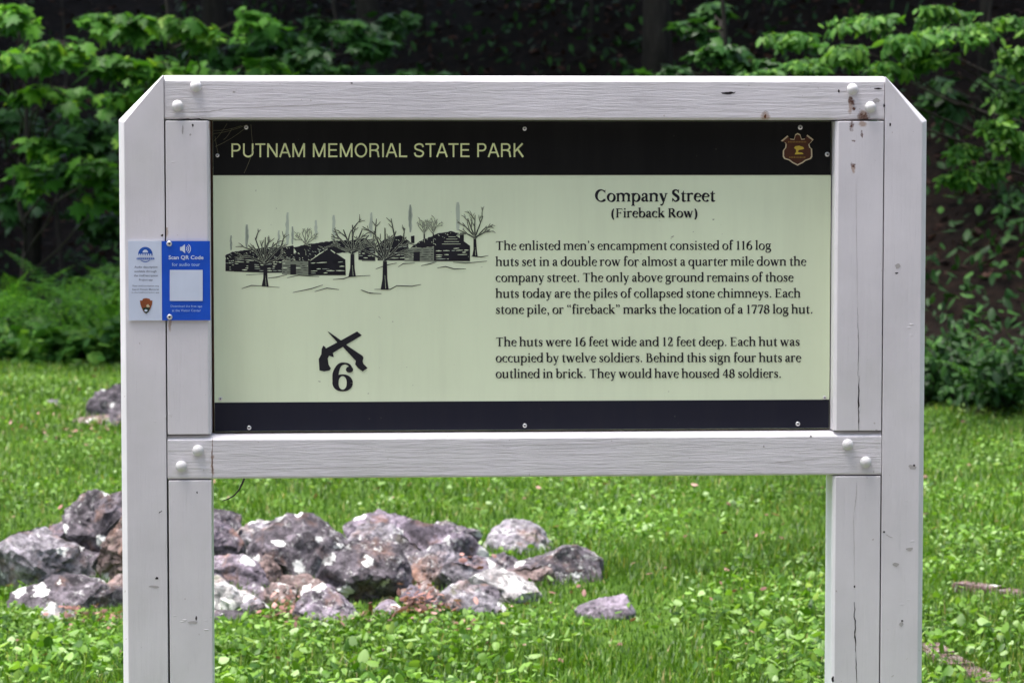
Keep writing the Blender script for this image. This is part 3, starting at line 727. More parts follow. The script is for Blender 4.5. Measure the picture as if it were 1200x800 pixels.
def roof(z, pts, hatch, dirx):
    """shingled roof: ragged dark shape with pale scratches"""
    out = []
    for i in range(len(pts)):
        a, b = pts[i], pts[(i + 1) % len(pts)]
        m = max(2, int(math.dist(a, b) / 14))
        for k in range(m): out.append((a[0] + (b[0] - a[0]) * k / m + rr.uniform(-3, 3), a[1] + (b[1] - a[1]) * k / m + rr.uniform(-5, 3)))
    ink.poly([z(*p) for p in out])
    xs_, ys_ = [p[0] for p in pts], [p[1] for p in pts]
    for _ in range(hatch):
        x, y = rr.uniform(min(xs_), max(xs_)), rr.uniform(min(ys_), max(ys_))
        ins = False
        for i in range(len(pts)):
            (x1, y1), (x2, y2) = pts[i], pts[i - 1]
            if (y1 > y) != (y2 > y) and x < (x2 - x1) * (y - y1) / (y2 - y1) + x1: ins = not ins
        if ins:
            l = rr.uniform(6, 16)
            ink.strip([z(x, y), z(x + l * dirx, y + l * 0.55)], [rr.uniform(0.5, 1.1), 0.3], 3 if rr.random() < 0.55 else 1)
# far row of huts, left
roof(za, [(25, 395), (80, 370), (190, 352), (300, 345), (330, 330), (480, 335), (560, 318), (560, 420), (420, 440), (30, 430)], 60, 0.9)
wall(za, [(28, 425), (95, 420), (95, 520), (28, 518)], 0.45)
wall(za, [(95, 410), (330, 425), (330, 530), (95, 522)], 0.30)
wall(za, [(350, 430), (470, 430), (470, 530), (350, 532)], 0.35)
ink.poly([za(*p) for p in ((205, 450), (255, 450), (255, 525), (205, 525))])
# far row, middle
roof(za, [(560, 335), (680, 305), (900, 280), (1010, 280), (1120, 262), (1200, 300), (1200, 350), (900, 380), (600, 400)], 60, 0.9)
wall(za, [(1085, 330), (1200, 320), (1200, 440), (1095, 440)], 0.55)
# near left hut
wall(za, [(470, 440), (675, 440), (675, 548), (470, 542)], 0.85)
roof(za, [(482, 438), (600, 360), (760, 332), (830, 338), (690, 440)], 55, 0.9)
ink.poly([za(*p) for p in ((535, 465), (580, 465), (580, 545), (535, 545))])
ink.poly([za(*p) for p in ((675, 440), (830, 338), (965, 428), (968, 550), (675, 550))])
wall(za, [(690, 440), (962, 428), (965, 548), (690, 548)], 0.42)
ink.strip([za(690, 436), za(760, 385), za(826, 345)], [0.4, 1.1, 0.5], 3)
ink.strip([za(850, 352), za(885, 378)], [0.8, 1.2], 3)
ink.poly([za(*p) for p in ((820, 460), (850, 430), (890, 470), (890, 505), (820, 500))])
# right hand huts
wall(zb, [(0, 330), (130, 330), (130, 435), (0, 430)], 0.5)
roof(zb, [(130, 330), (200, 275), (330, 235), (415, 300), (330, 330)], 30, 0.9)
wall(zb, [(150, 335), (390, 300), (390, 435), (150, 435)], 0.38)
ink.poly([zb(*p) for p in ((410, 245), (438, 240), (438, 300), (412, 300))])
wall(zb, [(360, 345), (590, 330), (590, 445), (360, 440)], 0.9)
ink.poly([zb(*p) for p in ((430, 368), (480, 365), (480, 440), (430, 440))])
roof(zb, [(400, 340), (480, 285), (620, 225), (730, 207), (790, 225), (640, 325)], 60, 0.9)
ink.poly([zb(*p) for p in ((590, 325), (730, 215), (872, 320), (872, 440), (590, 440))])
wall(zb, [(600, 330), (865, 320), (868, 438), (600, 438)], 0.42)
for y in (250, 268, 288, 306): ink.strip([zb(735 - (y - 215) * 0.9, y), zb(735 + (y - 215) * 0.7, y)], [0.5, 0.4], 3)
ink.poly([zb(*p) for p in ((792, 220), (824, 218), (824, 300), (792, 270))])
ink.poly([zb(*p) for p in ((705, 370), (740, 370), (740, 425), (705, 425))])
def ink_tree(z, x, yb, yt, wb, spread, seed, twigs=4):
    r = random.Random(seed)
    h_ = yb - yt
    fork = yb - h_ * 0.42
    ink.strip([z(x - 2, yb), z(x, yb - h_ * 0.15), z(x + r.uniform(-4, 4), fork)], [wb / 6.667 * 1.25, wb / 6.667 * 0.75, wb / 6.667 * 0.6])
    ink.strip([z(x + wb * 0.12, yb - 6), z(x, yb - h_ * 0.2)], [0.35, 0.25], 3)
    def branch(px_, py_, ang, ln, w, d):
        ex, ey = px_ + math.sin(ang) * ln, py_ - math.cos(ang) * ln
        mx, my = (px_ + ex) / 2 + r.uniform(-4, 4), (py_ + ey) / 2 + r.uniform(-3, 3)
        ink.strip([z(px_, py_), z(mx, my), z(ex, ey)], [w + .35, w * 0.75 + .35, w * 0.45 + .2], 3)
        ink.strip([z(px_, py_), z(mx, my), z(ex, ey)], [w, w * 0.75, w * 0.45])
        if d > 0:
            for k in range(2):
                t = r.uniform(0.4, 0.95)
                branch(px_ + (ex - px_) * t, py_ + (ey - py_) * t, ang + r.choice((-1, 1)) * r.uniform(0.3, 0.7), ln * r.uniform(0.36, 0.56), max(0.6, w * 0.66), d - 1)
    for i in range(7):
        a = (i / 6 - 0.5) * 2 * spread
        branch(x, fork + r.uniform(-8, 14), a, h_ * r.uniform(0.40, 0.50) * (1.05 - 0.15 * abs(a)), wb / 6.667 * 0.36, 2)
ink_tree(za, 340, 638, 205, 44, 1.15, 11)
ink_tree(za, 1020, 560, 115, 46, 1.15, 12)
ink_tree(zb, 207, 660, 110, 50, 1.1, 33)
ink_tree(zb, 912, 402, 50, 34, 1.1, 14)
ink_tree(za, 655, 400, 165, 16, 1.0, 15)
ink_tree(zb, 515, 300, 110, 16, 0.7, 16); ink_tree(zb, 585, 300, 110, 14, 0.6, 17)
for z, pts in ((za, ((155, 655), (230, 630), (320, 634))), (za, ((350, 638), (450, 645))), (za, ((555, 685), (700, 655), (790, 626))), (za, ((725, 678), (820, 650), (915, 662))), (za, ((360, 572), (430, 565), (510, 545))),
               (za, ((510, 570), (600, 550), (680, 556), (760, 560))), (za, ((868, 583), (950, 578), (1000, 560), (1160, 552))), (za, ((1085, 665), (1140, 685), (1200, 692))), (za, ((190, 548), (330, 540))),
               (zb, ((25, 665), (90, 690), (180, 694))), (zb, ((125, 660), (250, 660), (300, 632), (420, 636), (490, 622))), (zb, ((135, 502), (220, 470), (300, 455))), (zb, ((310, 485), (350, 460), (440, 455))), (zb, ((490, 476), (560, 460), (610, 445))),
               (zb, ((615, 494), (680, 482), (750, 502), (840, 500))), (zb, ((740, 448), (840, 455), (1005, 440))), (zb, ((880, 402), (960, 408), (1015, 396)))):
    ink.strip([z(*p) for p in pts], [0.5] + [1.0] * (len(pts) - 2) + [0.5])
drawing = ink.build('hut_drawing', [M['ink'], M['smoke_ink'], M['smoke_dark'], M['cream'], flat_mat('smoke_core_ink', (0.30, 0.36, 0.28), 0.5, 0.3)], panel)

# ---- shield badge on the header
zs = lambda a, b: (890 + a / 11.43, 140 + b / 11.43)
shape = [(285, 290), (375, 215), (405, 258), (462, 265), (480, 200), (510, 183), (545, 200), (565, 262), (615, 258), (640, 205), (725, 270), (690, 310), (668, 330), (680, 375), (705, 395), (708, 500), (690, 530), (620, 555), (580, 585), (510, 620), (440, 585), (395, 550), (330, 530), (312, 500), (312, 420), (345, 375), (350, 325), (330, 300)]
ink = Ink()
ink.poly([zs(*p) for p in shape])
cx, cy = 510, 400
ink.poly([zs(cx + (x - cx) * 0.91, cy + (y - cy) * 0.915) for x, y in shape], 1)
ink.poly([zs(*p) for p in ((470, 470), (490, 435), (488, 400), (462, 385), (480, 360), (530, 352), (585, 372), (600, 395), (560, 405), (525, 410), (515, 440), (570, 445), (590, 465))], 2)
for (x0, x1, y) in ((385, 630, 302), (400, 615, 508)):
    x = x0
    while x < x1:
        w = rr.uniform(9, 16); ink.poly([zs(x, y - 10), zs(x + w, y - 10), zs(x + w, y + 10), zs(x, y + 10)], 3); x += w + 8
ink.build('shield_badge', [M['badge_cream'], M['badge_brown'], M['badge_gold'], M['badge_dim']], panel, PK - 0.0007)
for px, py, s in ((288.5, 149.5, 1), (254.8, 182.3, 0.9), (614.8, 151, 1), (937.8, 149.5, 1.15), (969.5, 181, 1.15), (292, 501, 1.05), (615, 498.5, 1.05), (935, 496.5, 1.1), (258.3, 467, 0.9), (966.5, 465.8, 0.9)):
    o = dome('screw', px, py, 0.0042 * s, PK - 0.0006, 0.45, M['steel'], panel, ring=True)

# threads of an old cobweb in the upper left corner of the panel
bm = bmesh.new()
org = on_sign(250, 150, 0.03)
for p0, p1 in (((249, 157), (290, 146)), ((249, 153), (283, 147.5)), ((250, 166), (266, 145)), ((252, 172), (288, 150)), ((256, 182), (252, 160)), ((272, 150), (262, 164)), ((286, 203), (298, 172)), ((296, 168), (294, 146))):
    a, b = on_sign(*p0, 0.034), on_sign(*p1, 0.030)
    for q in (a, b): q -= org
    mid = a.lerp(b, 0.5) + Vector((0, 0, -0.003))
    tubepts = [a, a.lerp(mid, .5) + Vector((0, 0, -.0008)), mid, mid.lerp(b, .5) + Vector((0, 0, -.0008)), b]
    for u, v in zip(tubepts, tubepts[1:]):
        d = (v - u).normalized(); n_ = Vector((-d.z, 0, d.x)) * 0.00035; y_ = Vector((0, 0.00035, 0))
        q = [bm.verts.new(u + n_), bm.verts.new(u - y_), bm.verts.new(u - n_), bm.verts.new(v + n_), bm.verts.new(v - y_), bm.verts.new(v - n_)]
        for f in ((0, 1, 4, 3), (1, 2, 5, 4), (2, 0, 3, 5)): bm.faces.new([q[k] for k in f])
web = from_bm('cobweb', bm, flat_mat('dusty_thread', (0.17, 0.16, 0.10), 0.9, 0.1))
web.location = SO + SU * org.x + SN * org.y + Vector((0, 0, org.z)); web.rotation_euler = (0, 0, SIGN_A)
tag(web, 'wispy dusty cobweb threads in the upper left corner of the sign panel', 'cobweb')

# ------------------------------------------------------------------ small blue and white placard screwed to the left post
QK = -0.0035
q00, q11 = on_sign(151, 375.5, QK), on_sign(246, 282.5, QK)
base = Vector(((q00.x + q11.x) / 2, QK, q00.z))
wbase = SO + SU * base.x + SN * base.y + Vector((0, 0, base.z))
placard = empty('audio_tour_placard', wbase, SIGN_A, label='small blue and white audio tour placard screwed to the left post of the white sign', cat='placard')
qd = on_sign(189.5, 330, QK).x
box_mesh('white_plate', q00.x - base.x, qd - base.x, 0, q11.z - q00.z, 0, 0.0025, [M['p_white']], placard)
blue = box_mesh('blue_plate', qd - base.x + 0.0003, q11.x - base.x, 0, q11.z - q00.z, 0, 0.0025, [M['p_blue']], placard)
def typed(ink, text, cx, cy, w, hgt, mi=0, bold=0.0):
    cu = bpy.data.curves.new('typed', 'FONT'); cu.body = text; cu.size = 1; cu.resolution_u = 2; cu.offset = bold
    ob = bpy.data.objects.new('typed', cu)
    me = bpy.data.meshes.new_from_object(ob)
    V = np.array([v.co[:2] for v in me.vertices]); lo, hi = V.min(0), V.max(0)
    ink.lay += 1; b = len(ink.V)
    for x, y in V: ink.V.append((cx + ((x - lo[0]) / (hi[0] - lo[0]) - 0.5) * w, cy - ((y - lo[1]) / (hi[1] - lo[1]) - 0.5) * hgt, ink.lay))
    for p in me.polygons: ink.F.append(tuple(b + i for i in p.vertices)); ink.mi.append(mi)
    bpy.data.objects.remove(ob); bpy.data.curves.remove(cu); bpy.data.meshes.remove(me)
ink = Ink()
for t, cx, cy, w, hh, m in (('Audio description', 171, 313.2, 27, 3.1, 0), ('available through', 170.5, 318.2, 26, 3.1, 0), ('the UniDescription', 171, 323.2, 28, 3.1, 0), ('Project app', 171, 328.2, 16, 3.0, 0),
                            ('Visit UniDescription.org', 170.5, 335.2, 31, 2.3, 0), ('Search Putnam Memorial', 170.5, 339.0, 31, 2.0, 0), ('in the UniDescription app', 170.5, 342.8, 32, 2.0, 0)):
    typed(ink, t, cx, cy, w, hh, m, 0.008)
ink.build('grey_lettering', [M['p_text']], placard, QK, 0.0004, origin=base)
ink = Ink()
typed(ink, 'Scan QR Code', 218, 302.0, 41, 5.6, 0, 0.022)
typed(ink, 'for audio tour', 218, 309.8, 33, 4.0, 1, 0.008)
ink.build('white_heading', [M['p_white'], M['p_light']], placard, QK, 0.0004, origin=base)
ink = Ink()
typed(ink, 'Download the free app', 218.5, 359.0, 37, 3.2, 1, 0.0)
typed(ink, 'at the Visitor Center', 218.5, 363.6, 34, 3.0, 1, 0.0)
ink.build('pale_footnote', [M['p_white'], M['p_light']], placard, QK, 0.0004, origin=base)
ink = Ink()
zq = lambda a, b: (130 + a / 6.667, 260 + b / 6.667)
ink.poly([zq(*p) for p in ((540, 196), (555, 194), (578, 174), (580, 246), (556, 226), (540, 224))])
for rad, wd in ((18, 6), (32, 6), (46, 6)):
    pts = [zq(576 + rad * math.cos(R(a)), 210 + rad * 0.95 * math.sin(R(a))) for a in range(-50, 51, 10)]
    ink.strip(pts, [wd / 6.667] * len(pts))
ink.build('loudspeaker_symbol', [M['p_white']], placard, QK, 0.0004, origin=base)
ink = Ink(); ink.poly([(199, 316.2), (237.5, 316.2), (237.5, 352.5), (199, 352.5)])
ink.build('blank_white_square', [M['p_white']], placard, QK, 0.0003, origin=base)
ink = Ink()                                    # round blue emblem
zl = lambda a, b: (150 + a / 16, 280 + b / 16)
ink.poly([zl(325 + 135 * math.cos(R(a)), 285 - 135 * math.sin(R(a))) for a in range(-12, 193, 9)])
ink.poly([zl(325 + 52 * math.cos(R(a)), 255 - 55 * math.sin(R(a))) for a in range(0, 181, 15)], 1)
for x in range(205, 440, 42): ink.poly([zl(x, 278), zl(x + 24, 278), zl(x + 24, 318), zl(x, 318)], 1)
ink.poly([zl(*p) for p in ((165, 352), (490, 352), (498, 385), (160, 385))])
for x in range(180, 480, 40): ink.poly([zl(x, 356), zl(x + 12, 356), zl(x + 12, 378), zl(x, 378)], 1)
ink.strip([zl(235, 395), zl(280, 420), zl(325, 432), zl(370, 420), zl(415, 395)], [0.5, 0.9, 1.0, 0.9, 0.5])
ink.build('round_blue_emblem', [M['p_navy'], M['p_white']], placard, QK, 0.0004, origin=base)
ink = Ink()                                    # brown arrowhead emblem
zw = lambda a, b: (150 + a / 14.04, 318 + b / 14.04)
ink.poly([zw(*p) for p in ((195, 478), (235, 478), (245, 450), (300, 438), (355, 450), (370, 478), (402, 478), (395, 540), (370, 610), (335, 670), (298, 695), (262, 670), (225, 600), (205, 540))])
ink.poly([zw(*p) for p in ((240, 600), (290, 590), (362, 600), (335, 665), (298, 690), (265, 665))], 1)
ink.poly([zw(*p) for p in ((265, 640), (290, 622), (320, 632), (318, 655), (285, 660))], 2)
ink.poly([zw(*p) for p in ((300, 560), (330, 535), (360, 575), (345, 588), (310, 585))], 3)
ink.build('arrowhead_emblem', [M['p_brown'], M['p_green'], M['p_white'], M['badge_cream']], placard, QK, 0.0004, origin=base)
for px, py in ((198.3, 285.6), (198.8, 371.5)):
    o = dome('screw', px, py, 0.0055, QK, 0.4, M['steel'], placard, ring=True); o.location = o.location - base

# ------------------------------------------------------------------ stones
def stone(label, outline, Y, thick, mat, name='stone', lean=0.30, seed=0, group='stones of the collapsed chimney pile', facets=18, cat='stone'):
    r = random.Random(seed * 13 + 5)
    P = [at(px, py, Y) for px, py in outline]
    pts = np.array([(p.x, p.z) for p in P])
    pts = pts.mean(0) + (pts - pts.mean(0)) * np.array([1.19, 1.19]) - np.array([0, 0.014])
    if np.sum(pts[:, 0] * np.roll(pts[:, 1], -1) - np.roll(pts[:, 0], -1) * pts[:, 1]) < 0: pts = pts[::-1]
    # resample the outline evenly and soften it a little
    seg = np.linalg.norm(np.roll(pts, -1, 0) - pts, axis=1); cum = np.concatenate([[0], np.cumsum(seg)])
    NU = 84
    u = np.linspace(0, cum[-1], NU, endpoint=False); ext = np.vstack([pts, pts[:1]])
    ring = np.stack([np.interp(u, cum, ext[:, 0]), np.interp(u, cum, ext[:, 1])], 1)
    for _ in range(1): ring = 0.5 * ring + 0.25 * (np.roll(ring, 1, 0) + np.roll(ring, -1, 0))
    cx, z0, z1 = ring[:, 0].mean(), ring[:, 1].min(), ring[:, 1].max()
    cz = z0 + (z1 - z0) * lean
    NR = 37
    V, F = [], []
    tw = r.uniform(-0.12, 0.12)
    for j in range(NR):
        t = -1 + 2 * (j + 0.5) / NR
        s = (1 - abs(t) ** 2.6) ** (1 / 2.4)
        for x, z in ring: V.append((cx + (x - cx) * s + tw * t * (z1 - z0), Y + t * thick, cz + (z - cz) * s))
    V.append((cx, Y - thick, cz)); V.append((cx, Y + thick, cz))
    for j in range(NR - 1):
        for i in range(NU):
            a, b = j * NU + i, j * NU + (i + 1) % NU
            F.append((a, b, b + NU, a + NU))
    V = np.array(V)
    c = np.array([cx, Y, (z0 + z1) / 2]); sz = np.array([np.ptp(ring[:, 0]) / 2, thick, (z1 - z0) / 2])
    for _ in range(facets):                    # broken faces: flatten whatever sticks out past a few planes
        n = np.array([r.uniform(-.62, .62), r.choice((-1, -1, 1)) * r.uniform(0.4, 1.0), r.uniform(-0.25, 0.72)]); n /= np.linalg.norm(n)
        q = (V - c) / sz; d = q @ n; lim = d.max() * r.uniform(0.56, 0.83)
        over = np.maximum(0, d - lim); V = V - (over[:, None] * n) * sz
    amp = 0.115 * min(sz)
    out = []
    so = Vector((seed * 3.7, seed * 1.3, 0))
    k1 = 1.3 / max(0.05, float(np.mean(sz)))
    for v in V:
        p = Vector(v) - Vector(c)
        d = noise.noise(p * k1 + so) * 1.0 + noise.noise(p * k1 * 2.6 + so) * 0.6 - abs(noise.noise(p * k1 * 4.5 + so)) * 0.7 + noise.noise(p * k1 * 11 + so) * 0.25
        vd = noise.voronoi(p * k1 * 1.9 + so)[0]
        d += 1.5 * min(0.5, vd[1] - vd[0]) - 0.45
        vd = noise.voronoi(p * k1 * 4.3 + so)[0]
        d += 0.55 * min(0.4, vd[1] - vd[0]) - 0.12
        dirn = p.normalized()
        out.append(tuple(Vector(v) + dirn * d * amp))
    out = np.array(out)
    base = np.array([cx, Y, z0])
    me_f = [list(f) for f in F]
    me = bpy.data.meshes.new(name)
    a = len(V) - 2; bq = len(V) - 1
    faces = F + [((i + 1) % NU, i, a) for i in range(NU)] + [((NR - 1) * NU + i, (NR - 1) * NU + (i + 1) % NU, bq) for i in range(NU)]
    me.from_pydata([tuple(p) for p in (out - base)], [], faces)
    bm = bmesh.new(); bm.from_mesh(me); bmesh.ops.recalc_face_normals(bm, faces=bm.faces)
    for f in bm.faces: f.smooth = True
    for e in bm.edges: e.smooth = e.calc_face_angle(0) < R(24) if len(e.link_faces) == 2 else True
    bm.to_mesh(me); bm.free()
    o = link(name, me, mat, None, base)
    return tag(o, label, cat, group)
RD, RG, RP, RL, RB = M['rock_dark'], M['rock_grey'], M['rock_purple'], M['rock_pale'], M['rock_brown']
stones = [
 ('broad grey boulder at the far left end of the stone pile', [(-14, 655), (0, 640), (22, 616), (37, 609), (60, 622), (97, 635), (111, 650), (109, 668), (90, 680), (40, 690), (-10, 692)], 10.75, .24, RG),
 ('low knobbly dark stone in front of the far left boulder', [(20, 690), (37, 669), (64, 664), (86, 674), (124, 684), (147, 690), (150, 735), (112, 730), (79, 722), (37, 722), (16, 716)], 10.3, .18, RD),
 ('highest lichen-spotted boulder beside the left post of the sign', [(76, 595), (97, 581), (127, 566), (150, 563), (166, 580), (160, 615), (131, 622), (114, 644), (96, 634), (84, 614)], 11.1, .22, RD),
 ('small flat grey stone wedged under the highest boulder', [(54, 612), (79, 610), (94, 626), (92, 650), (66, 650)], 11.3, .14, RP),
 ('upright pinkish slab leaning behind the left post of the sign', [(152, 592), (128, 622), (110, 660), (113, 674), (130, 670), (176, 668), (186, 620), (172, 596)], 10.75, .15, RB),
 ('reddish stone low down between the left slab and the post', [(124, 676), (146, 666), (185, 668), (195, 710), (150, 722), (128, 700)], 10.5, .15, RB),
 ('dark stone with a pale cap just right of the left post', [(218, 590), (236, 583), (266, 587), (279, 599), (278, 612), (262, 622), (222, 612)], 11.2, .16, RD),
 ('rounded purple stone under the pale-capped one', [(214, 606), (251, 602), (271, 610), (282, 630), (274, 644), (250, 650), (216, 646)], 10.95, .16, RP),
 ('flat pale slab with yellow stain at the back of the pile', [(276, 607), (300, 602), (322, 603), (332, 612), (318, 640), (280, 640)], 11.55, .14, RL),
 ('thin purple stone behind the big dark boulder', [(310, 606), (330, 601), (356, 605), (352, 622), (330, 645), (290, 645), (284, 628), (300, 614)], 11.35, .14, RP),
 ('big dark boulder with white lichen blotches in the middle of the pile', [(296, 638), (311, 622), (345, 608), (373, 598), (395, 603), (412, 615), (424, 626), (424, 650), (400, 690), (365, 692), (338, 680), (322, 655), (305, 648)], 10.85, .26, RD),
 ('large dark rounded boulder in front of the lichen-blotched one', [(373, 676), (387, 652), (411, 635), (430, 630), (454, 634), (469, 650), (478, 672), (477, 704), (461, 714), (432, 714), (400, 708), (380, 696)], 10.4, .22, RD),
 ('wide mauve stone along the top of the pile behind the boulders', [(407, 606), (420, 599), (444, 596), (477, 599), (496, 605), (500, 625), (480, 650), (430, 640), (413, 622)], 11.35, .18, RP),
 ('flat stone with one white oval patch right of the left post', [(232, 656), (261, 646), (292, 648), (314, 679), (306, 690), (283, 692), (236, 680)], 10.6, .16, RP),
 ('low stone with orange stain between two darker ones', [(294, 644), (318, 649), (336, 668), (334, 684), (310, 690), (296, 668)], 10.65, .14, RB),
 ('small brownish stone in front of the big dark boulder', [(315, 688), (330, 674), (361, 669), (367, 684), (356, 702), (326, 704)], 10.45, .11, RB),
 ('long sloping white slab at the foot of the left post', [(225, 668), (250, 673), (285, 689), (302, 699), (320, 714), (330, 728), (306, 732), (270, 732), (225, 725)], 10.22, .16, RL),
 ('pinkish stone behind the sloping white slab', [(283, 688), (299, 682), (334, 702), (338, 722), (326, 728), (306, 716)], 10.4, .12, RP),
 ('dark flat stone in the grass at the foot of the white slab', [(225, 720), (255, 712), (285, 713), (300, 725), (298, 738), (264, 738), (228, 736)], 10.02, .09, RD),
 ('pointed lilac stone at the front edge of the pile', [(348, 710), (358, 695), (380, 683), (389, 690), (425, 725), (411, 734), (378, 736), (351, 732)], 10.0, .13, RP),
 ('smooth pale grey domed stone apart at the back right', [(570, 640), (580, 619), (592, 610), (605, 607), (625, 616), (646, 642), (640, 658), (580, 660)], 11.75, .20, RG),
 ('long dark stone with rusty patches at the right end', [(590, 668), (612, 655), (645, 645), (655, 639), (676, 637), (697, 652), (699, 684), (685, 694), (655, 695), (630, 682), (600, 676)], 10.95, .17, RD),
 ('small lone stone in the grass right of the pile', [(678, 710), (692, 700), (730, 694), (738, 708), (741, 727), (718, 727), (680, 724)], 10.1, .12, RP),
 ('long mauve boulder sloping down to the right at the back', [(478, 612), (495, 605), (527, 609), (557, 632), (572, 652), (592, 664), (575, 684), (530, 680), (495, 660), (476, 640)], 11.15, .20, RP),
 ('grey hump-backed stone right of the front dark boulder', [(474, 660), (482, 642), (498, 629), (514, 627), (545, 647), (552, 664), (530, 684), (480, 690)], 10.75, .17, RG),
 ('grey wedge-shaped stone at the front right of the pile', [(514, 702), (530, 684), (550, 677), (568, 684), (584, 697), (588, 714), (562, 724), (525, 726)], 10.15, .13, RG),
 ('pale yellowish slab propped at the front right', [(552, 678), (585, 664), (618, 674), (632, 696), (627, 712), (592, 716), (578, 698)], 10.4, .13, RL),
 ('pinkish flat stone half buried in dead leaves', [(476, 684), (500, 674), (514, 690), (519, 712), (495, 720), (474, 714)], 10.3, .11, RB),
 ('light mauve slab lying between the back boulder and the pale slab', [(508, 678), (520, 656), (560, 647), (592, 664), (586, 684), (548, 694), (515, 690)], 10.65, .14, RP),
 ('thin flat grey stone flush with the grass at the front', [(484, 722), (500, 717), (516, 720), (522, 727), (500, 730), (486, 729)], 9.95, .07, RP),
]
def blob(cx, cy, w, h, seed):
    r = random.Random(seed)
    return [(cx + w / 2 * math.cos(a) * r.uniform(.8, 1.12), cy + h / 2 * math.sin(a) * r.uniform(.8, 1.12)) for a in [2 * math.pi * k / 9 + r.uniform(-.2, .2) for k in range(9)]]
stones += [
 ('small dark stone wedged beside the flat stone with the oval patch', blob(264, 640, 44, 40, 1), 10.95, .13, RD),
 ('grey stone tucked behind the low orange-stained stone', blob(300, 632, 56, 48, 2), 11.2, .15, RG),
 ('dark low stone under the front edge of the large rounded boulder', blob(395, 712, 52, 30, 3), 10.2, .12, RD),
 ('mauve stone filling the gap above the large rounded boulder', blob(440, 632, 66, 50, 4), 11.1, .16, RG),
 ('dark stone right behind the large rounded boulder', blob(478, 650, 52, 58, 5), 11.0, .15, RD),
 ('pale pink stone above the dead leaves', blob(498, 672, 48, 46, 6), 10.65, .13, RB),
 ('grey stone under the light mauve slab', blob(542, 676, 60, 50, 7), 10.55, .13, RG),
 ('small dark stone between the wedge-shaped stone and the yellowish slab', blob(566, 696, 40, 36, 8), 10.3, .11, RD),
 ('brown stone at the foot of the long rusty one', blob(622, 674, 54, 42, 9), 10.8, .13, RB),
 ('low mauve stone half sunk at the front of the large rounded boulder', blob(455, 714, 50, 26, 10), 10.08, .11, RP),
 ('tall grey stone at the back middle of the pile', blob(508, 640, 76, 62, 11), 11.35, .17, RD),
 ('little reddish stone beside the small brownish one', blob(328, 694, 36, 30, 12), 10.35, .09, RB),
 ('dark stone between the two left boulders', blob(92, 654, 62, 50, 13), 11.0, .15, RD),
 ('mottled stone low down at the left of the left post', blob(122, 704, 54, 44, 14), 10.35, .12, RG),
]
stones += [
 ('tiny angular grey stone in front of the rounded purple one by the post', blob(296, 704, 30, 26, 31), 10.15, .08, RG),
 ('small pink stone under the front of the big dark boulder', blob(372, 690, 34, 28, 32), 10.3, .09, RB),
 ('small dark stone filling the notch over the light mauve slab', blob(590, 660, 46, 30, 33), 11.0, .12, RD),
 ('knobby lilac stone between the two front boulders of the middle', blob(488, 696, 40, 32, 34), 10.25, .10, RP),
 ('squat grey stone behind the yellow-stained pale slab', blob(338, 618, 54, 40, 35), 11.5, .13, RG),
 ('rough dark stone on top of the long mauve boulder', blob(532, 622, 58, 36, 36), 11.2, .13, RD),
 ('little white-crusted stone in front of the far left boulders', blob(70, 716, 46, 30, 37), 10.05, .09, RL),
]
far = [
 ('dark jagged stone at the right of the far left cluster', [(130, 468), (146, 458), (166, 462), (172, 506), (128, 508)], 17.2, .2, RD),
 ('dark upright stone of the small far cluster left of the sign', [(106, 472), (118, 452), (136, 441), (162, 446), (170, 504), (104, 512)], 17.6, .22, RD),
 ('flat dark stone lying in front of the far left cluster', [(86, 490), (104, 482), (134, 482), (150, 496), (130, 506), (92, 501)], 17.3, .25, RB),
 ('lone small pale stone in the lawn far left', [(52, 470), (58, 465), (66, 466), (70, 471), (60, 475)], 18.6, .10, RG),
]
for i, (lb, ol, Y, th, mt) in enumerate(stones): stone(lb, ol, Y, th, mt, seed=i + 1, facets={20: 3, 21: 5, 22: 6, 19: 7}.get(i, 18))
for i, (lb, ol, Y, th, mt) in enumerate(far): stone(lb, ol, Y, th, mt, seed=60 + i, group='stones of the far cluster')

# ------------------------------------------------------------------ brick outlines in the lawn
def brick_row(label, a, b, depth, seed):
    r = random.Random(seed)
    A, B = on_ground(*a), on_ground(*b)
    d = (B - A); L = d.length; d.normalize(); n = Vector((-d.y, d.x, 0))
    bm = bmesh.new(); s = 0.0
    while s < L:
        l = 0.2
        m = Matrix.Translation(A + d * (s + l / 2) - A + n * r.uniform(-.006, .006) + Vector((0, 0, -0.002 + r.uniform(-.006, .006)))) @ Matrix.Rotation(math.atan2(d.y, d.x) + r.uniform(-.03, .03), 4, 'Z') @ Matrix.Diagonal((l - 0.012, depth, 0.06, 1))
        q = bmesh.ops.create_cube(bm, size=1, matrix=m)
        s += l
    bmesh.ops.bevel(bm, geom=list(bm.edges), offset=0.006, segments=2, affect='EDGES')
    o = from_bm('brick_edging', bm, M['brick'], None, loc=A)
    return tag(o, label, 'brick edging', 'brick hut outlines in the lawn')
brick_row('row of bricks set in the lawn right of the sign, farther of two', (1122, 691), (1290, 714), 0.085, 1)
brick_row('row of bricks running into the bottom right corner of the lawn', (1083, 764), (1190, 822), 0.085, 2)

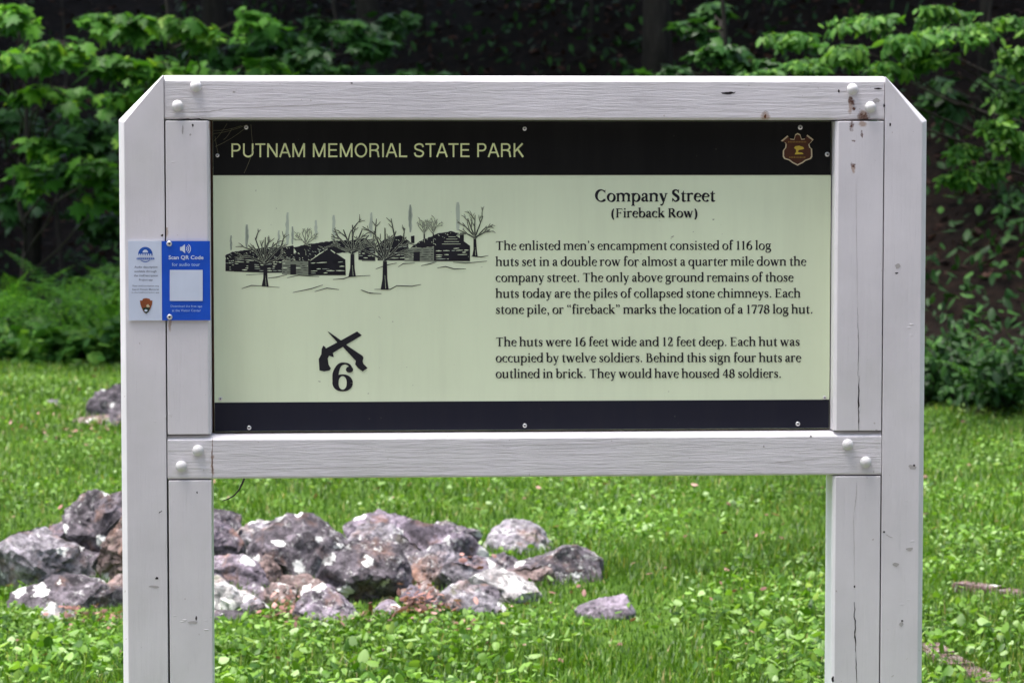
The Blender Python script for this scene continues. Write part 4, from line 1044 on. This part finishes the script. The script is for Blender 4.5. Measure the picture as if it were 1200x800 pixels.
# ------------------------------------------------------------------ leaves and blades
def rot(yaw, tilt, roll=None):
    """rotation matrices: leaf in its XY plane, tilted up by tilt about X, then turned by yaw about Z"""
    n = len(yaw); cy, sy, ct, st = np.cos(yaw), np.sin(yaw), np.cos(tilt), np.sin(tilt)
    Rz = np.zeros((n, 3, 3)); Rz[:, 0, 0] = cy; Rz[:, 0, 1] = -sy; Rz[:, 1, 0] = sy; Rz[:, 1, 1] = cy; Rz[:, 2, 2] = 1
    Rx = np.zeros((n, 3, 3)); Rx[:, 0, 0] = 1; Rx[:, 1, 1] = ct; Rx[:, 1, 2] = -st; Rx[:, 2, 1] = st; Rx[:, 2, 2] = ct
    Mx = Rz @ Rx
    if roll is not None:
        cr, sr = np.cos(roll), np.sin(roll)
        Ry = np.zeros((n, 3, 3)); Ry[:, 1, 1] = 1; Ry[:, 0, 0] = cr; Ry[:, 0, 2] = sr; Ry[:, 2, 0] = -sr; Ry[:, 2, 2] = cr
        Mx = Mx @ Ry
    return Mx
def scatter(name, tv, tf, pos, rots, scale, mat, parent=None, origin=(0, 0, 0)):
    tv = np.asarray(tv, float); tf = np.asarray(tf)
    N, k = len(pos), len(tv)
    sc = np.asarray(scale, float)
    if sc.ndim == 1: sc = np.repeat(sc[:, None], 3, 1)
    V = np.einsum('nij,nkj->nki', rots, tv[None] * sc[:, None, :]) + np.asarray(pos)[:, None, :] - np.asarray(origin)
    F = tf[None] + (np.arange(N) * k)[:, None, None]
    return from_arrays(name, V.reshape(-1, 3), F.reshape(-1, tf.shape[1]), mat, parent, None)
def fan(half, cen, fold=0.22, droop=0.12):
    pts = half + [(-x, y) for x, y in half[-2:0:-1]]
    V = [(0, cen, 0)] + [(x, y, fold * abs(x) * -1 - droop * y * y) for x, y in pts]
    n = len(pts)
    return np.array(V), np.array([(0, 1 + i, 1 + (i + 1) % n) for i in range(n)])
MAPLE = fan([(0, 0), (.26, -.08), (.22, .10), (.56, .28), (.36, .36), (.40, .62), (.17, .56), (0, 1.0)], .3)
OVAL = fan([(0, 0), (.17, .18), (.25, .45), (.17, .75), (0, 1.0)], .45, .25, .18)
ROUND = fan([(0, 0.08), (.25, -.02), (.46, .22), (.44, .58), (.22, .86), (0, .95)], .4, .25, .1)
BLADE = (np.array([(-.5, 0, 0), (.5, 0, 0), (.42, .14, .5), (-.42, .14, .5), (0, .45, 1.0)]), np.array([(0, 1, 2), (0, 2, 3), (3, 2, 4)]))

def lawn_points(n, y0, y1, margin=0.9):
    y = y0 + (y1 - y0) * rng.random(n); hw = 0.19 * y + margin
    x = (rng.random(n) * 2 - 1) * hw
    e = np.where(x > -3.4, 22.4 - (x + 3.4) * 0.8, 22.4 - (x + 3.4) * 0.25)
    ok = y < e + 0.6
    return x[ok], y[ok]
def patch_noise(x, y, s, seed): return np.array([noise.noise(Vector((a * s, b * s, seed))) for a, b in zip(x, y)])
stone_boxes = [((min(p[0] for p in ol), max(p[0] for p in ol)), Y, th) for _, ol, Y, th, _ in stones]
def clear_of_stones(x, y):
    ok = np.ones(len(x), bool)
    for (p0, p1), Y, th in stone_boxes:
        x0, x1 = at(p0, 700, Y).x, at(p1, 700, Y).x
        ok &= ~((x > x0 + .04) & (x < x1 - .04) & (y > Y - th * 0.6) & (y < Y + th * 0.7))
    return ok
def near_pile(x, y):                            # the lawn is thin and short right at the foot of the stones
    return np.where((x < 0.55) & (y > 9.35) & (y < 10.35), 0.6, 1.0)
def grass_band(n, y0, y1, hgt, wid):
    x, y = lawn_points(n, y0, y1)
    p = patch_noise(x, y, 0.9, 1.0) + 0.5 * patch_noise(x, y, 3.5, 8.0); ok = (rng.random(len(x)) < np.maximum(0.5, 0.8 + p * 0.8)) & clear_of_stones(x, y)
    x, y, p = x[ok], y[ok], p[ok]; m = len(x)
    h_ = hgt * (0.6 + 0.7 * rng.random(m)) * (1 + 0.35 * p) * near_pile(x, y); w_ = wid * (0.7 + 0.6 * rng.random(m))
    R_ = rot(rng.random(m) * 2 * np.pi, rng.normal(-0.15, 0.35, m))
    z = np.array([ground_z(a, b) for a, b in zip(x, y)]) - 0.004
    tv, tf = BLADE
    sc = np.stack([w_, h_, h_], 1)
    V = np.einsum('nij,nkj->nki', R_, tv[None] * sc[:, None, :]) + np.stack([x, y, z], 1)[:, None, :]
    return V, tf
Vs, Fs, off = [], [], 0
for a in ((160000, 8.0, 12.0, 0.050, 0.0050), (100000, 12.0, 17.0, 0.042, 0.006), (80000, 17.0, 26.0, 0.045, 0.010)):
    V, tf = grass_band(*a); N = len(V)
    Vs.append(V.reshape(-1, 3)); Fs.append((tf[None] + (off + np.arange(N) * 5)[:, None, None]).reshape(-1, 3)); off += N * 5
tag(from_arrays('grass', np.vstack(Vs), np.vstack(Fs), M['grass']), 'bright green lawn grass around the stone pile and sign', 'grass', kind='stuff')
# broad-leaved weeds and clover in the lawn
pos, rt, sc = [], [], []
for n, y0, y1, s0, hh in ((22000, 8.0, 10.1, 0.027, 0.055), (18000, 10.1, 13.0, 0.022, 0.038), (26000, 13.0, 18.0, 0.020, 0.035), (12000, 18, 24, 0.024, 0.035)):
    x, y = lawn_points(n, y0, y1)
    p = patch_noise(x, y, 1.3, 5.0); ok = (rng.random(len(x)) < 0.5 + p * 1.2) & clear_of_stones(x, y); x, y = x[ok], y[ok]; m = len(x)
    z = np.array([ground_z(a, b) for a, b in zip(x, y)]) + hh * (0.35 + 0.8 * rng.random(m)) * near_pile(x, y)
    pos.append(np.stack([x, y, z], 1)); rt.append(rot(rng.random(m) * 6.283, rng.normal(0.12, 0.55, m), rng.normal(0, .4, m))); k_ = s0 * (0.4 + 1.1 * rng.random(m) ** 1.5); k_ *= np.where(near_pile(x, y) < 1, 0.75, 1.0); sc.append(np.stack([k_ * rng.uniform(.55, 1.1, m), k_ * rng.uniform(.9, 1.35, m), k_], 1))
tag(scatter('lawn_weeds', *ROUND, np.vstack(pos), np.vstack(rt), np.vstack(sc), M['weed']), 'broad pale green weed and clover leaves growing low in the lawn', 'weeds', kind='stuff')

# dead leaves caught among the stones and strewn on the lawn
pos = []
def heap(px, py, Y, n, rx, rz, ry=0.1):
    c = at(px, py, Y)
    for _ in range(n): pos.append((c.x + rng.normal(0, rx), c.y + rng.normal(0, ry), max(0.01, c.z + rng.normal(0, rz))))
for a in ((495, 708, 9.98, 70, .06, .02, .04), (488, 696, 10.1, 30, .05, .04, .04), (338, 718, 10.02, 70, .035, .03, .05), (345, 735, 9.9, 25, .06, .008), (105, 722, 10.08, 40, .06, .02, .05), (130, 735, 9.95, 25, .08, .01),
          (450, 722, 9.95, 35, .12, .01), (520, 735, 9.8, 15, .2, .01), (600, 722, 10.2, 12, .15, .01), (548, 660, 10.6, 10, .05, .02)): heap(*a)
x, y = lawn_points(500, 9, 22); pos += [(a, b, ground_z(a, b) + 0.03) for a, b in zip(x, y)]
g1 = on_ground(90, 505)
pos += [(g1.x + rng.normal(0, .5), g1.y + rng.normal(0, .35), 0.03) for _ in range(90)]
pos = np.array(pos); m = len(pos)
tag(scatter('dead_leaves', *OVAL, pos, rot(rng.random(m) * 6.283, rng.normal(0.1, .45, m), rng.normal(0, .6, m)), 0.016 + 0.026 * rng.random(m), M['litter']), 'dry pinkish brown leaves caught between the stones', 'dead leaves', kind='stuff')
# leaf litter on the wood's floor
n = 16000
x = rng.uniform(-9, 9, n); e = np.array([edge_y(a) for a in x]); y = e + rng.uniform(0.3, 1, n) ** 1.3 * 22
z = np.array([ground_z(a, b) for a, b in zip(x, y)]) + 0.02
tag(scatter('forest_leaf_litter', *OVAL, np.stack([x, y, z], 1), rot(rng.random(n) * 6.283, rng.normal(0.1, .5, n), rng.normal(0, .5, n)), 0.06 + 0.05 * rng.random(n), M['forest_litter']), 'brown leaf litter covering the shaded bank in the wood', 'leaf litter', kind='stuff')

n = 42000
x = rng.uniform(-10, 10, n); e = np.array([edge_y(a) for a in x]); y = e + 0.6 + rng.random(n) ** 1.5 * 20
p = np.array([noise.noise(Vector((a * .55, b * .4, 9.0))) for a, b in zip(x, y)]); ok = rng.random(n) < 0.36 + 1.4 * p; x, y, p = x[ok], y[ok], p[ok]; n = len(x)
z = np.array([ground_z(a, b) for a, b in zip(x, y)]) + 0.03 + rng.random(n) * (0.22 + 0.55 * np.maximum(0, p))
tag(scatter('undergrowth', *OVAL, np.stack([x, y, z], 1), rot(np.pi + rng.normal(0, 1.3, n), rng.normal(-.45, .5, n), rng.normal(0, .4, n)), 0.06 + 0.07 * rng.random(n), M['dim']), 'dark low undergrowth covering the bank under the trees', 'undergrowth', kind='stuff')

# ------------------------------------------------------------------ trees
def tube(bm, pts, rads, seg=10):
    rings = []
    for i, p in enumerate(pts):
        d = (pts[min(i + 1, len(pts) - 1)] - pts[max(i - 1, 0)]).normalized()
        u = d.orthogonal().normalized(); v = d.cross(u)
        rings.append([bm.verts.new(p + (u * math.cos(2 * math.pi * k / seg) + v * math.sin(2 * math.pi * k / seg)) * rads[i]) for k in range(seg)])
    # keep successive rings aligned
    for a, b in zip(rings, rings[1:]):
        off = min(range(seg), key=lambda s: sum((a[k].co - b[(k + s) % seg].co).length for k in range(0, seg, 3)))
        b[:] = b[off:] + b[:off]
        for k in range(seg):
            try: bm.faces.new((a[k], a[(k + 1) % seg], b[(k + 1) % seg], b[k]))
            except ValueError: pass
    try: bm.faces.new(rings[-1]); bm.faces.new(rings[0][::-1])
    except ValueError: pass
def wander(a, b, n, amp, r):
    pts = []
    for i in range(n + 1):
        t = i / n; k = math.sin(math.pi * t) * amp
        pts.append(a.lerp(b, t) + Vector((r.uniform(-1, 1), r.uniform(-1, 1), r.uniform(-.5, .5))) * k)
    return pts

def make_tree(name, label, cat, foot, radius, height, clumps, leaf, lmat, per, lsize, group=None, seed=0, twig=0.012, facing=True, crown_name='crown', lean=(0, 0)):
    """tapered trunk, limbs to every clump, leaves spread through each clump; clumps: (centre, radii)"""
    r = random.Random(seed); rg = np.random.default_rng(seed + 100)
    root = empty(name, foot, 0, label=label, cat=cat, group=group)
    foot = Vector(foot)
    bm = bmesh.new()
    top = Vector((lean[0], lean[1], height))
    spine = wander(Vector((0, 0, -0.1)), top, 9, 0.05 * height ** 0.5, r)
    tube(bm, spine, [radius * (1.25 if i == 0 else 1 - 0.75 * i / 9) for i in range(10)], 12)
    pos, nrm = [], []
    for c, rad in clumps:
        c = Vector(c) - foot
        zt = max(0.15, min(height * 0.97, c.z - 0.25 * (Vector((c.x, c.y, 0)).length)))
        i = min(8, int(zt / height * 9)); start = spine[i].lerp(spine[i + 1], max(0, min(1, zt / height * 9 - i)))
        br = wander(start, c, 5, 0.06, r)
        rr_ = min(radius * 0.45, max(twig, 0.05 * radius + twig))
        tube(bm, br, [rr_ * (1 - 0.14 * k) for k in range(6)], 6)
        nt = 7
        tips = []
        for _ in range(nt):                     # twigs inside the clump; leaves hang along them
            d = Vector((r.gauss(0, 1), r.gauss(0, 1), r.gauss(0, 1))).normalized() * r.uniform(0.6, 1.0)
            e = c + Vector((d.x * rad[0], d.y * rad[1], d.z * rad[2]))
            if facing: e.z -= 0.35 * rad[2] + 0.10 * rad[0]
            tw = wander(c, e, 3, 0.04, r)
            tube(bm, tw, [twig * .6, twig * .5, twig * .4, twig * .25], 4)
            tips.append((c, e))
        for _ in range(per):
            a, e = r.choice(tips); t = r.uniform(0.15, 1.08) ** 0.7
            p = a.lerp(e, t) + Vector((r.gauss(0, rad[0] * .13), r.gauss(0, rad[1] * .13), r.gauss(0, rad[2] * .15)))
            pos.append(p)
    from_bm('trunk', bm, M['bark'], root, smooth=True)
    pos = np.array(pos); m = len(pos)
    if facing: yaw = np.pi + rg.normal(0, 1.0, m); tilt = rg.normal(-0.55, 0.38, m)
    else: yaw = rg.random(m) * 6.283; tilt = rg.normal(-0.2, 0.7, m)
    sc = lsize * (0.55 + 0.75 * rg.random(m))
    tv, tf = leaf
    scatter(crown_name, tv, tf, pos, rot(yaw, tilt, rg.normal(0, .35, m)), sc, lmat, root)
    return root
def gp(px, Y):                                  # foot on the ground below pixel column px at depth Y
    X = (px - 600) / FPX * Y; return Vector((X, Y, ground_z(X, Y)))
def cl(px, py, Y, rx, ry, rd=None):             # clump seen at a pixel, radii in pixels
    s = Y / FPX; p = at(px, py, Y); return (p, (rx * s, (rd or rx * s), ry * s * 0.72))

# young maples at the edge of the wood on the left
f = gp(28, 24.5)
make_tree('maple_sapling', 'leafy young maple standing left of the sign with bright top branches', 'tree', f, 0.03, 3.6,
          [cl(15, 60, 21.6, 55, 26), cl(70, 48, 21.4, 60, 24), cl(125, 70, 21.5, 45, 20), cl(55, 100, 22, 70, 18), cl(60, 165, 22, 45, 22), cl(110, 190, 21.8, 45, 30), cl(40, 200, 22.2, 40, 25), cl(130, 225, 22, 35, 22), cl(-40, 90, 22, 50, 60), cl(20, 10, 22, 60, 25)],
          MAPLE, M['maple'], 80, 0.135, 'young maples at the edge of the wood', 1)
f = gp(205, 23.3)
make_tree('maple_sapling', 'young maple behind the upper left corner of the sign', 'tree', f, 0.04, 3.5,
          [cl(165, 22, 22, 45, 22), cl(215, 22, 21.8, 42, 20), cl(240, 42, 22, 30, 14), cl(180, 70, 22.8, 50, 26), cl(150, 110, 23, 40, 26), cl(290, 20, 23, 50, 30), cl(310, 70, 23.2, 60, 24), cl(230, 80, 23.2, 50, 22), cl(120, 20, 23, 40, 24), cl(170, 160, 23, 40, 30), cl(220, 220, 23, 60, 50)],
          MAPLE, M['maple'], 75, 0.13, 'young maples at the edge of the wood', 2)
f = gp(395, 24.2)
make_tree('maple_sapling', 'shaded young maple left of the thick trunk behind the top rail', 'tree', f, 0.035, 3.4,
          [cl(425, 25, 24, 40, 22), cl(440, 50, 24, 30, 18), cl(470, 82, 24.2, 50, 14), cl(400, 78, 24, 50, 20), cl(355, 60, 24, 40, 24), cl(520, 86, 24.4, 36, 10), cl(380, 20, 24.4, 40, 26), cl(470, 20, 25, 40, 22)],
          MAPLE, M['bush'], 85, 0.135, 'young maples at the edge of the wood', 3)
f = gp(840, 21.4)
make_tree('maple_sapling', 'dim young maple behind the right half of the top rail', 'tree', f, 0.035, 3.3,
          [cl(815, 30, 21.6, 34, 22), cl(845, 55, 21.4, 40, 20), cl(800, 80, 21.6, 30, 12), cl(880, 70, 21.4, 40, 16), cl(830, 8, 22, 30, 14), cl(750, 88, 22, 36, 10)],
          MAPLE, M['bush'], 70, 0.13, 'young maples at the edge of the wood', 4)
for i, (px, Y, lb, cls) in enumerate((
    (75, 26.0, 'tall dim understory shrub behind the ferns left of the sign', [cl(20, 130, 26, 50, 40), cl(80, 140, 26, 50, 40), cl(130, 150, 26, 40, 40), cl(30, 230, 26, 45, 30), cl(100, 250, 26.2, 50, 30), cl(60, 190, 26, 50, 30), cl(150, 210, 26, 40, 40)]),
    (300, 26.5, 'dim understory shrub behind the left half of the top rail', [cl(270, 50, 26.5, 50, 30), cl(330, 40, 26.6, 50, 30), cl(300, 85, 26.5, 60, 24), cl(370, 85, 26.5, 40, 24), cl(230, 60, 26.5, 40, 40)]),
    (1165, 22.5, 'dim understory shrub behind the drooping branches at the right', [cl(1110, 100, 22.5, 40, 40), cl(1180, 90, 22.5, 50, 50), cl(1190, 220, 22.5, 40, 40), cl(1120, 290, 22.6, 30, 20)]),
    (690, 28, 'low dim understory shrub between the two trunks behind the top rail', [cl(640, 92, 28, 30, 8), cl(690, 88, 28, 36, 10), cl(740, 80, 28, 30, 14), cl(760, 50, 28, 30, 20)]))):
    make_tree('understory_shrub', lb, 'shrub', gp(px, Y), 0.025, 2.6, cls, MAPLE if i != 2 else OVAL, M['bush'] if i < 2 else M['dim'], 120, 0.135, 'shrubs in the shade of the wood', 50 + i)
# spreading oval-leaved branches on the right
f = gp(1255, 18.4)
make_tree('beech_tree', 'oval-leaved tree reaching in from the right with drooping branches', 'tree', f, 0.09, 5.0,
          [cl(1180, 20, 17.2, 55, 20), cl(1120, 30, 17.0, 55, 20), cl(1060, 42, 16.9, 55, 18), cl(1000, 55, 16.8, 50, 18), cl(945, 70, 16.8, 45, 16), cl(900, 84, 16.9, 34, 12), cl(1030, 75, 17.0, 45, 16), cl(1085, 62, 17.1, 40, 16),
           cl(1020, 18, 17.4, 60, 16), cl(1100, 8, 17.4, 60, 14), cl(930, 40, 17.4, 50, 14), cl(1190, 60, 17.0, 30, 24), cl(1190, 110, 17.2, 34, 22), cl(1165, 140, 17.0, 34, 18), cl(1130, 170, 17.0, 26, 16), cl(1125, 200, 17, 20, 16), cl(1160, 190, 17.2, 24, 16), cl(1195, 160, 17.4, 30, 30), cl(1230, 60, 17.3, 60, 50)],
          OVAL, M['beech'], 230, 0.072, None, 5, twig=0.006)
# trunks deep in the wood, with crowns high above the frame
def wood_tree(px, Y, rad, label, seed, hgt=13.0, group=None, cr=3.0, nc=12, per=190):
    f = gp(px, Y); r = random.Random(seed)
    cls = []
    for k in range(nc):
        a = 2 * math.pi * k / nc + r.uniform(-.3, .3); d = cr * r.uniform(0.3, 1.0)
        cls.append((Vector((f.x + math.cos(a) * d, f.y + math.sin(a) * d, f.z + r.uniform(6.3, hgt))), (1.5, 1.5, 0.9)))
    return make_tree('woodland_tree', label, 'tree', f, rad, hgt, cls, OVAL, M['canopy'], per, 0.62, group, seed, 0.03, False)
wood_tree(569, 33, 0.20, 'thick dark tree trunk behind the middle of the top rail', 21)
wood_tree(711, 31, 0.05, 'slim straight tree trunk right of the thick dark one', 22, 11)
wood_tree(495, 30, 0.035, 'thin pale-barked stem left of the thick dark trunk', 23, 10)
wood_tree(38, 26.5, 0.055, 'narrow dark trunk among the maple leaves far left', 24, 11)
wood_tree(985, 30, 0.07, 'dark trunk behind the right end of the top rail', 25, 12)
wood_tree(1150, 24, 0.05, 'narrow dark trunk right of the sign in deep shade', 26, 11)
k = 0  # rows filling the wood; many out of view, added so their crowns darken it
for row, (Y, xs_) in enumerate(((26.5, (-19, -15.5, -12, -8.5, -5.2, -1.6, 1.5)), (20.5, (5.5, 9.0, 12.5)), (29.5, (-18, -14, -10, -6.5, -3.4, 4.2, 7.5, 11)), (34, (-20, -16, -12, -8, -4.5, -1.0, 3.0, 7, 11)), (40, (-11, -6, -2, 2.5, 6.5, 11)))):
    for x in xs_:
        k += 1; r = random.Random(k)
        px = 600 + (x + r.uniform(-.5, .5)) / Y * FPX
        wood_tree(px, Y + r.uniform(-.7, .7), r.uniform(0.08, 0.16), 'tall woodland tree in the wood, added for the shade of its crown', 200 + k, r.uniform(11, 14), 'tall trees of the shaded wood')

# unseen row of trees added behind the camera to darken the sign's front
for i, (x, y) in enumerate(((-11, -3), (-8, -5), (-5, -4.5), (-2.4, -5.5), (0.2, -4.8), (2.8, -5.2), (5.5, -4.6), (8.4, -5), (11.5, -3))):
    r = random.Random(900 + i); f = Vector((x, y, 0))
    cls = [(Vector((x + r.uniform(-2, 2), y + r.uniform(-1.5, 1.5), 1.4 + 10 * q / 19)), (1.7, 1.3, 1.0)) for q in range(20)]
    make_tree('added_shade_tree', 'unseen leafy tree added to shade the front of the sign', 'tree', f, 0.16, 12, cls, OVAL, M['canopy'], 170, 0.75, 'unseen trees added to shade the sign', 900 + i, 0.03, False)

# ------------------------------------------------------------------ ferns and low bushes
def fern(foot, size, label, seed, nf=9, mat=None, group='ferns at the edge of the wood'):
    r = random.Random(seed)
    V, F = [], []
    def tri(a, b, c): b0 = len(V); V.extend([a, b, c]); F.append((b0, b0 + 1, b0 + 2))
    for k in range(nf):
        az = 2 * math.pi * k / nf + r.uniform(-.3, .3); L = size * r.uniform(0.8, 1.15); up = r.uniform(0.85, 1.25); droop = r.uniform(0.6, 1.2)
        d = Vector((math.cos(az), math.sin(az), 0)); side = Vector((-d.y, d.x, 0))
        N = 22
        prev = None
        for i in range(N):
            t = (i + 1) / N
            p = d * (L * t * 0.85) + Vector((0, 0, L * (up * t - droop * 0.62 * t * t)))
            if prev is not None:
                tri(prev + side * .004, prev - side * .004, p)
                w = L * 0.20 * math.sin(math.pi * min(1, 0.12 + 0.88 * t) ** 0.8) * (1 if t > .12 else 0)
                fw = (p - prev)
                for s in (-1, 1):
                    tip = prev + side * s * w + fw.normalized() * w * 0.30 + Vector((0, 0, -0.18 * w + r.uniform(-.04, .04) * w))
                    mid = prev.lerp(tip, 0.5)
                    K = 4                      # each pinna is a row of small lobes
                    for m_ in range(K):
                        u0, u1 = m_ / K, (m_ + 1) / K; um = (u0 + u1) / 2
                        a_, b_ = prev.lerp(tip, u0), prev.lerp(tip, u1); l_ = fw * 0.5 * r.uniform(.6, 1.2) * (1.05 - 0.75 * um)
                        tri(a_, b_, prev.lerp(tip, um + .05) + l_); tri(b_, a_, prev.lerp(tip, um + .05) - l_)
            prev = p
    o = from_arrays('fern', [tuple(v) for v in V], F, mat or M['fern'], None, foot)
    return tag(o, label, 'fern', group)
fl = [((-15, 407), 0.85, 'fern spreading at the very left edge of the frame'), ((30, 398), 0.9, 'tall pale fern near the left edge'), ((70, 406), 0.75, 'arching fern in the middle of the left fern bed'), ((105, 398), 0.95, 'tallest fern beside the left post'),
      ((140, 408), 0.8, 'fern partly behind the left post'), ((50, 412), 0.55, 'short fern at the front of the left fern bed'), ((120, 416), 0.55, 'small fern at the front beside the left post'), ((185, 400), 0.9, 'fern hidden mostly behind the left post')]
for i, (p, s, lb) in enumerate(fl):
    X = (p[0] - 600) / FPX * 23.2; Y = edge_y(X) + 0.5 + (412 - p[1]) * 0.07
    fern(Vector(((p[0] - 600) / FPX * Y, Y, ground_z((p[0] - 600) / FPX * Y, Y))), s, lb, i + 1)
fr = [((1172, 0), 0.55, 0.7, 'pale fern near the right edge of the frame'), ((1128, 0), 0.42, 1.0, 'small fern right of the right post'), ((1215, 0), 0.6, 1.0, 'fern cut by the right edge of the frame')]
for i, (p, s, dy, lb) in enumerate(fr):
    X = (p[0] - 600) / FPX * 18.3; Y = edge_y(X) + dy
    fern(Vector(((p[0] - 600) / FPX * Y, Y, ground_z((p[0] - 600) / FPX * Y, Y))), s, lb, 30 + i)
def bush(px, dy, w, hgt, label, seed, n=700, leaf=OVAL, ls=0.07, mat=None):
    r = np.random.default_rng(seed)
    Y = 20.0
    for _ in range(6): X = (px - 600) / FPX * Y; Y = edge_y(X) + dy
    foot = Vector((X, Y, ground_z(X, Y)))
    root = empty('low_bush', foot, 0, label=label, cat='bush', group='low bushes along the lawn edge')
    bm = bmesh.new(); tips = []
    rr_ = random.Random(seed)
    for k in range(16):
        e = Vector((rr_.uniform(-1, 1) * w, rr_.uniform(-1, 1) * w * 0.7, hgt * rr_.uniform(0.4, 1.0)))
        tube(bm, wander(Vector((e.x * .2, e.y * .2, -0.03)), e, 4, 0.05, rr_), [.009, .007, .006, .004, .002], 4); tips.append(e)
    from_bm('stems', bm, M['bark'], root, smooth=True)
    pos = []
    for _ in range(n):
        e = rr_.choice(tips); t = rr_.uniform(0.35, 1.05)
        pos.append((e.x * (0.2 + 0.8 * t) + rr_.gauss(0, .06), e.y * (0.2 + 0.8 * t) + rr_.gauss(0, .06), max(0.03, e.z * t + rr_.gauss(0, .05))))
    m = len(pos)
    scatter('foliage', *leaf, np.array(pos), rot(np.pi + r.normal(0, 1.3, m), r.normal(-.4, .6, m), r.normal(0, .5, m)), ls * (0.5 + 0.9 * r.random(m)), mat or M['dim'], root)
for a in ((1100, 0.5, 0.45, 0.30, 'low dark bush beside the right post at the lawn edge', 1), (1150, 0.9, 0.5, 0.34, 'low dark bush between the right post and the right edge of the frame', 2), (1200, 0.5, 0.5, 0.32, 'low dark bush at the right edge of the frame', 3), (1060, 1.0, 0.5, 0.4, 'low bush mostly hidden behind the right post', 4)): bush(*a)
for a in ((10, 0.15, 0.40, 0.24, 'low leafy clump at the far left end of the lawn edge', 5, 500), (60, 0.0, 0.45, 0.20, 'low leafy clump under the left ferns', 6, 500), (115, 0.1, 0.42, 0.26, 'low leafy clump beside the left post at the lawn edge', 7, 500), (160, 0.2, 0.4, 0.25, 'low leafy clump hidden behind the left post', 8, 400)):
    bush(*a, leaf=ROUND, ls=0.09, mat=M['beech'])

# a thin dark tendril dangling behind the lower rail
bm = bmesh.new()
pts = [at(*p, 5.93) for p in ((291, 545), (288, 556), (284, 566), (280, 574), (274, 580.5), (268, 584), (261, 586.5))]
b0 = pts[0].copy()
tube(bm, [p - b0 for p in pts], [.0022, .0021, .0019, .0018, .0016, .0013, .0007], 6)
tag(from_bm('tendril', bm, M['crack'], None, smooth=True, loc=b0), 'thin dark tendril dangling from behind the lower rail near the left post', 'tendril')
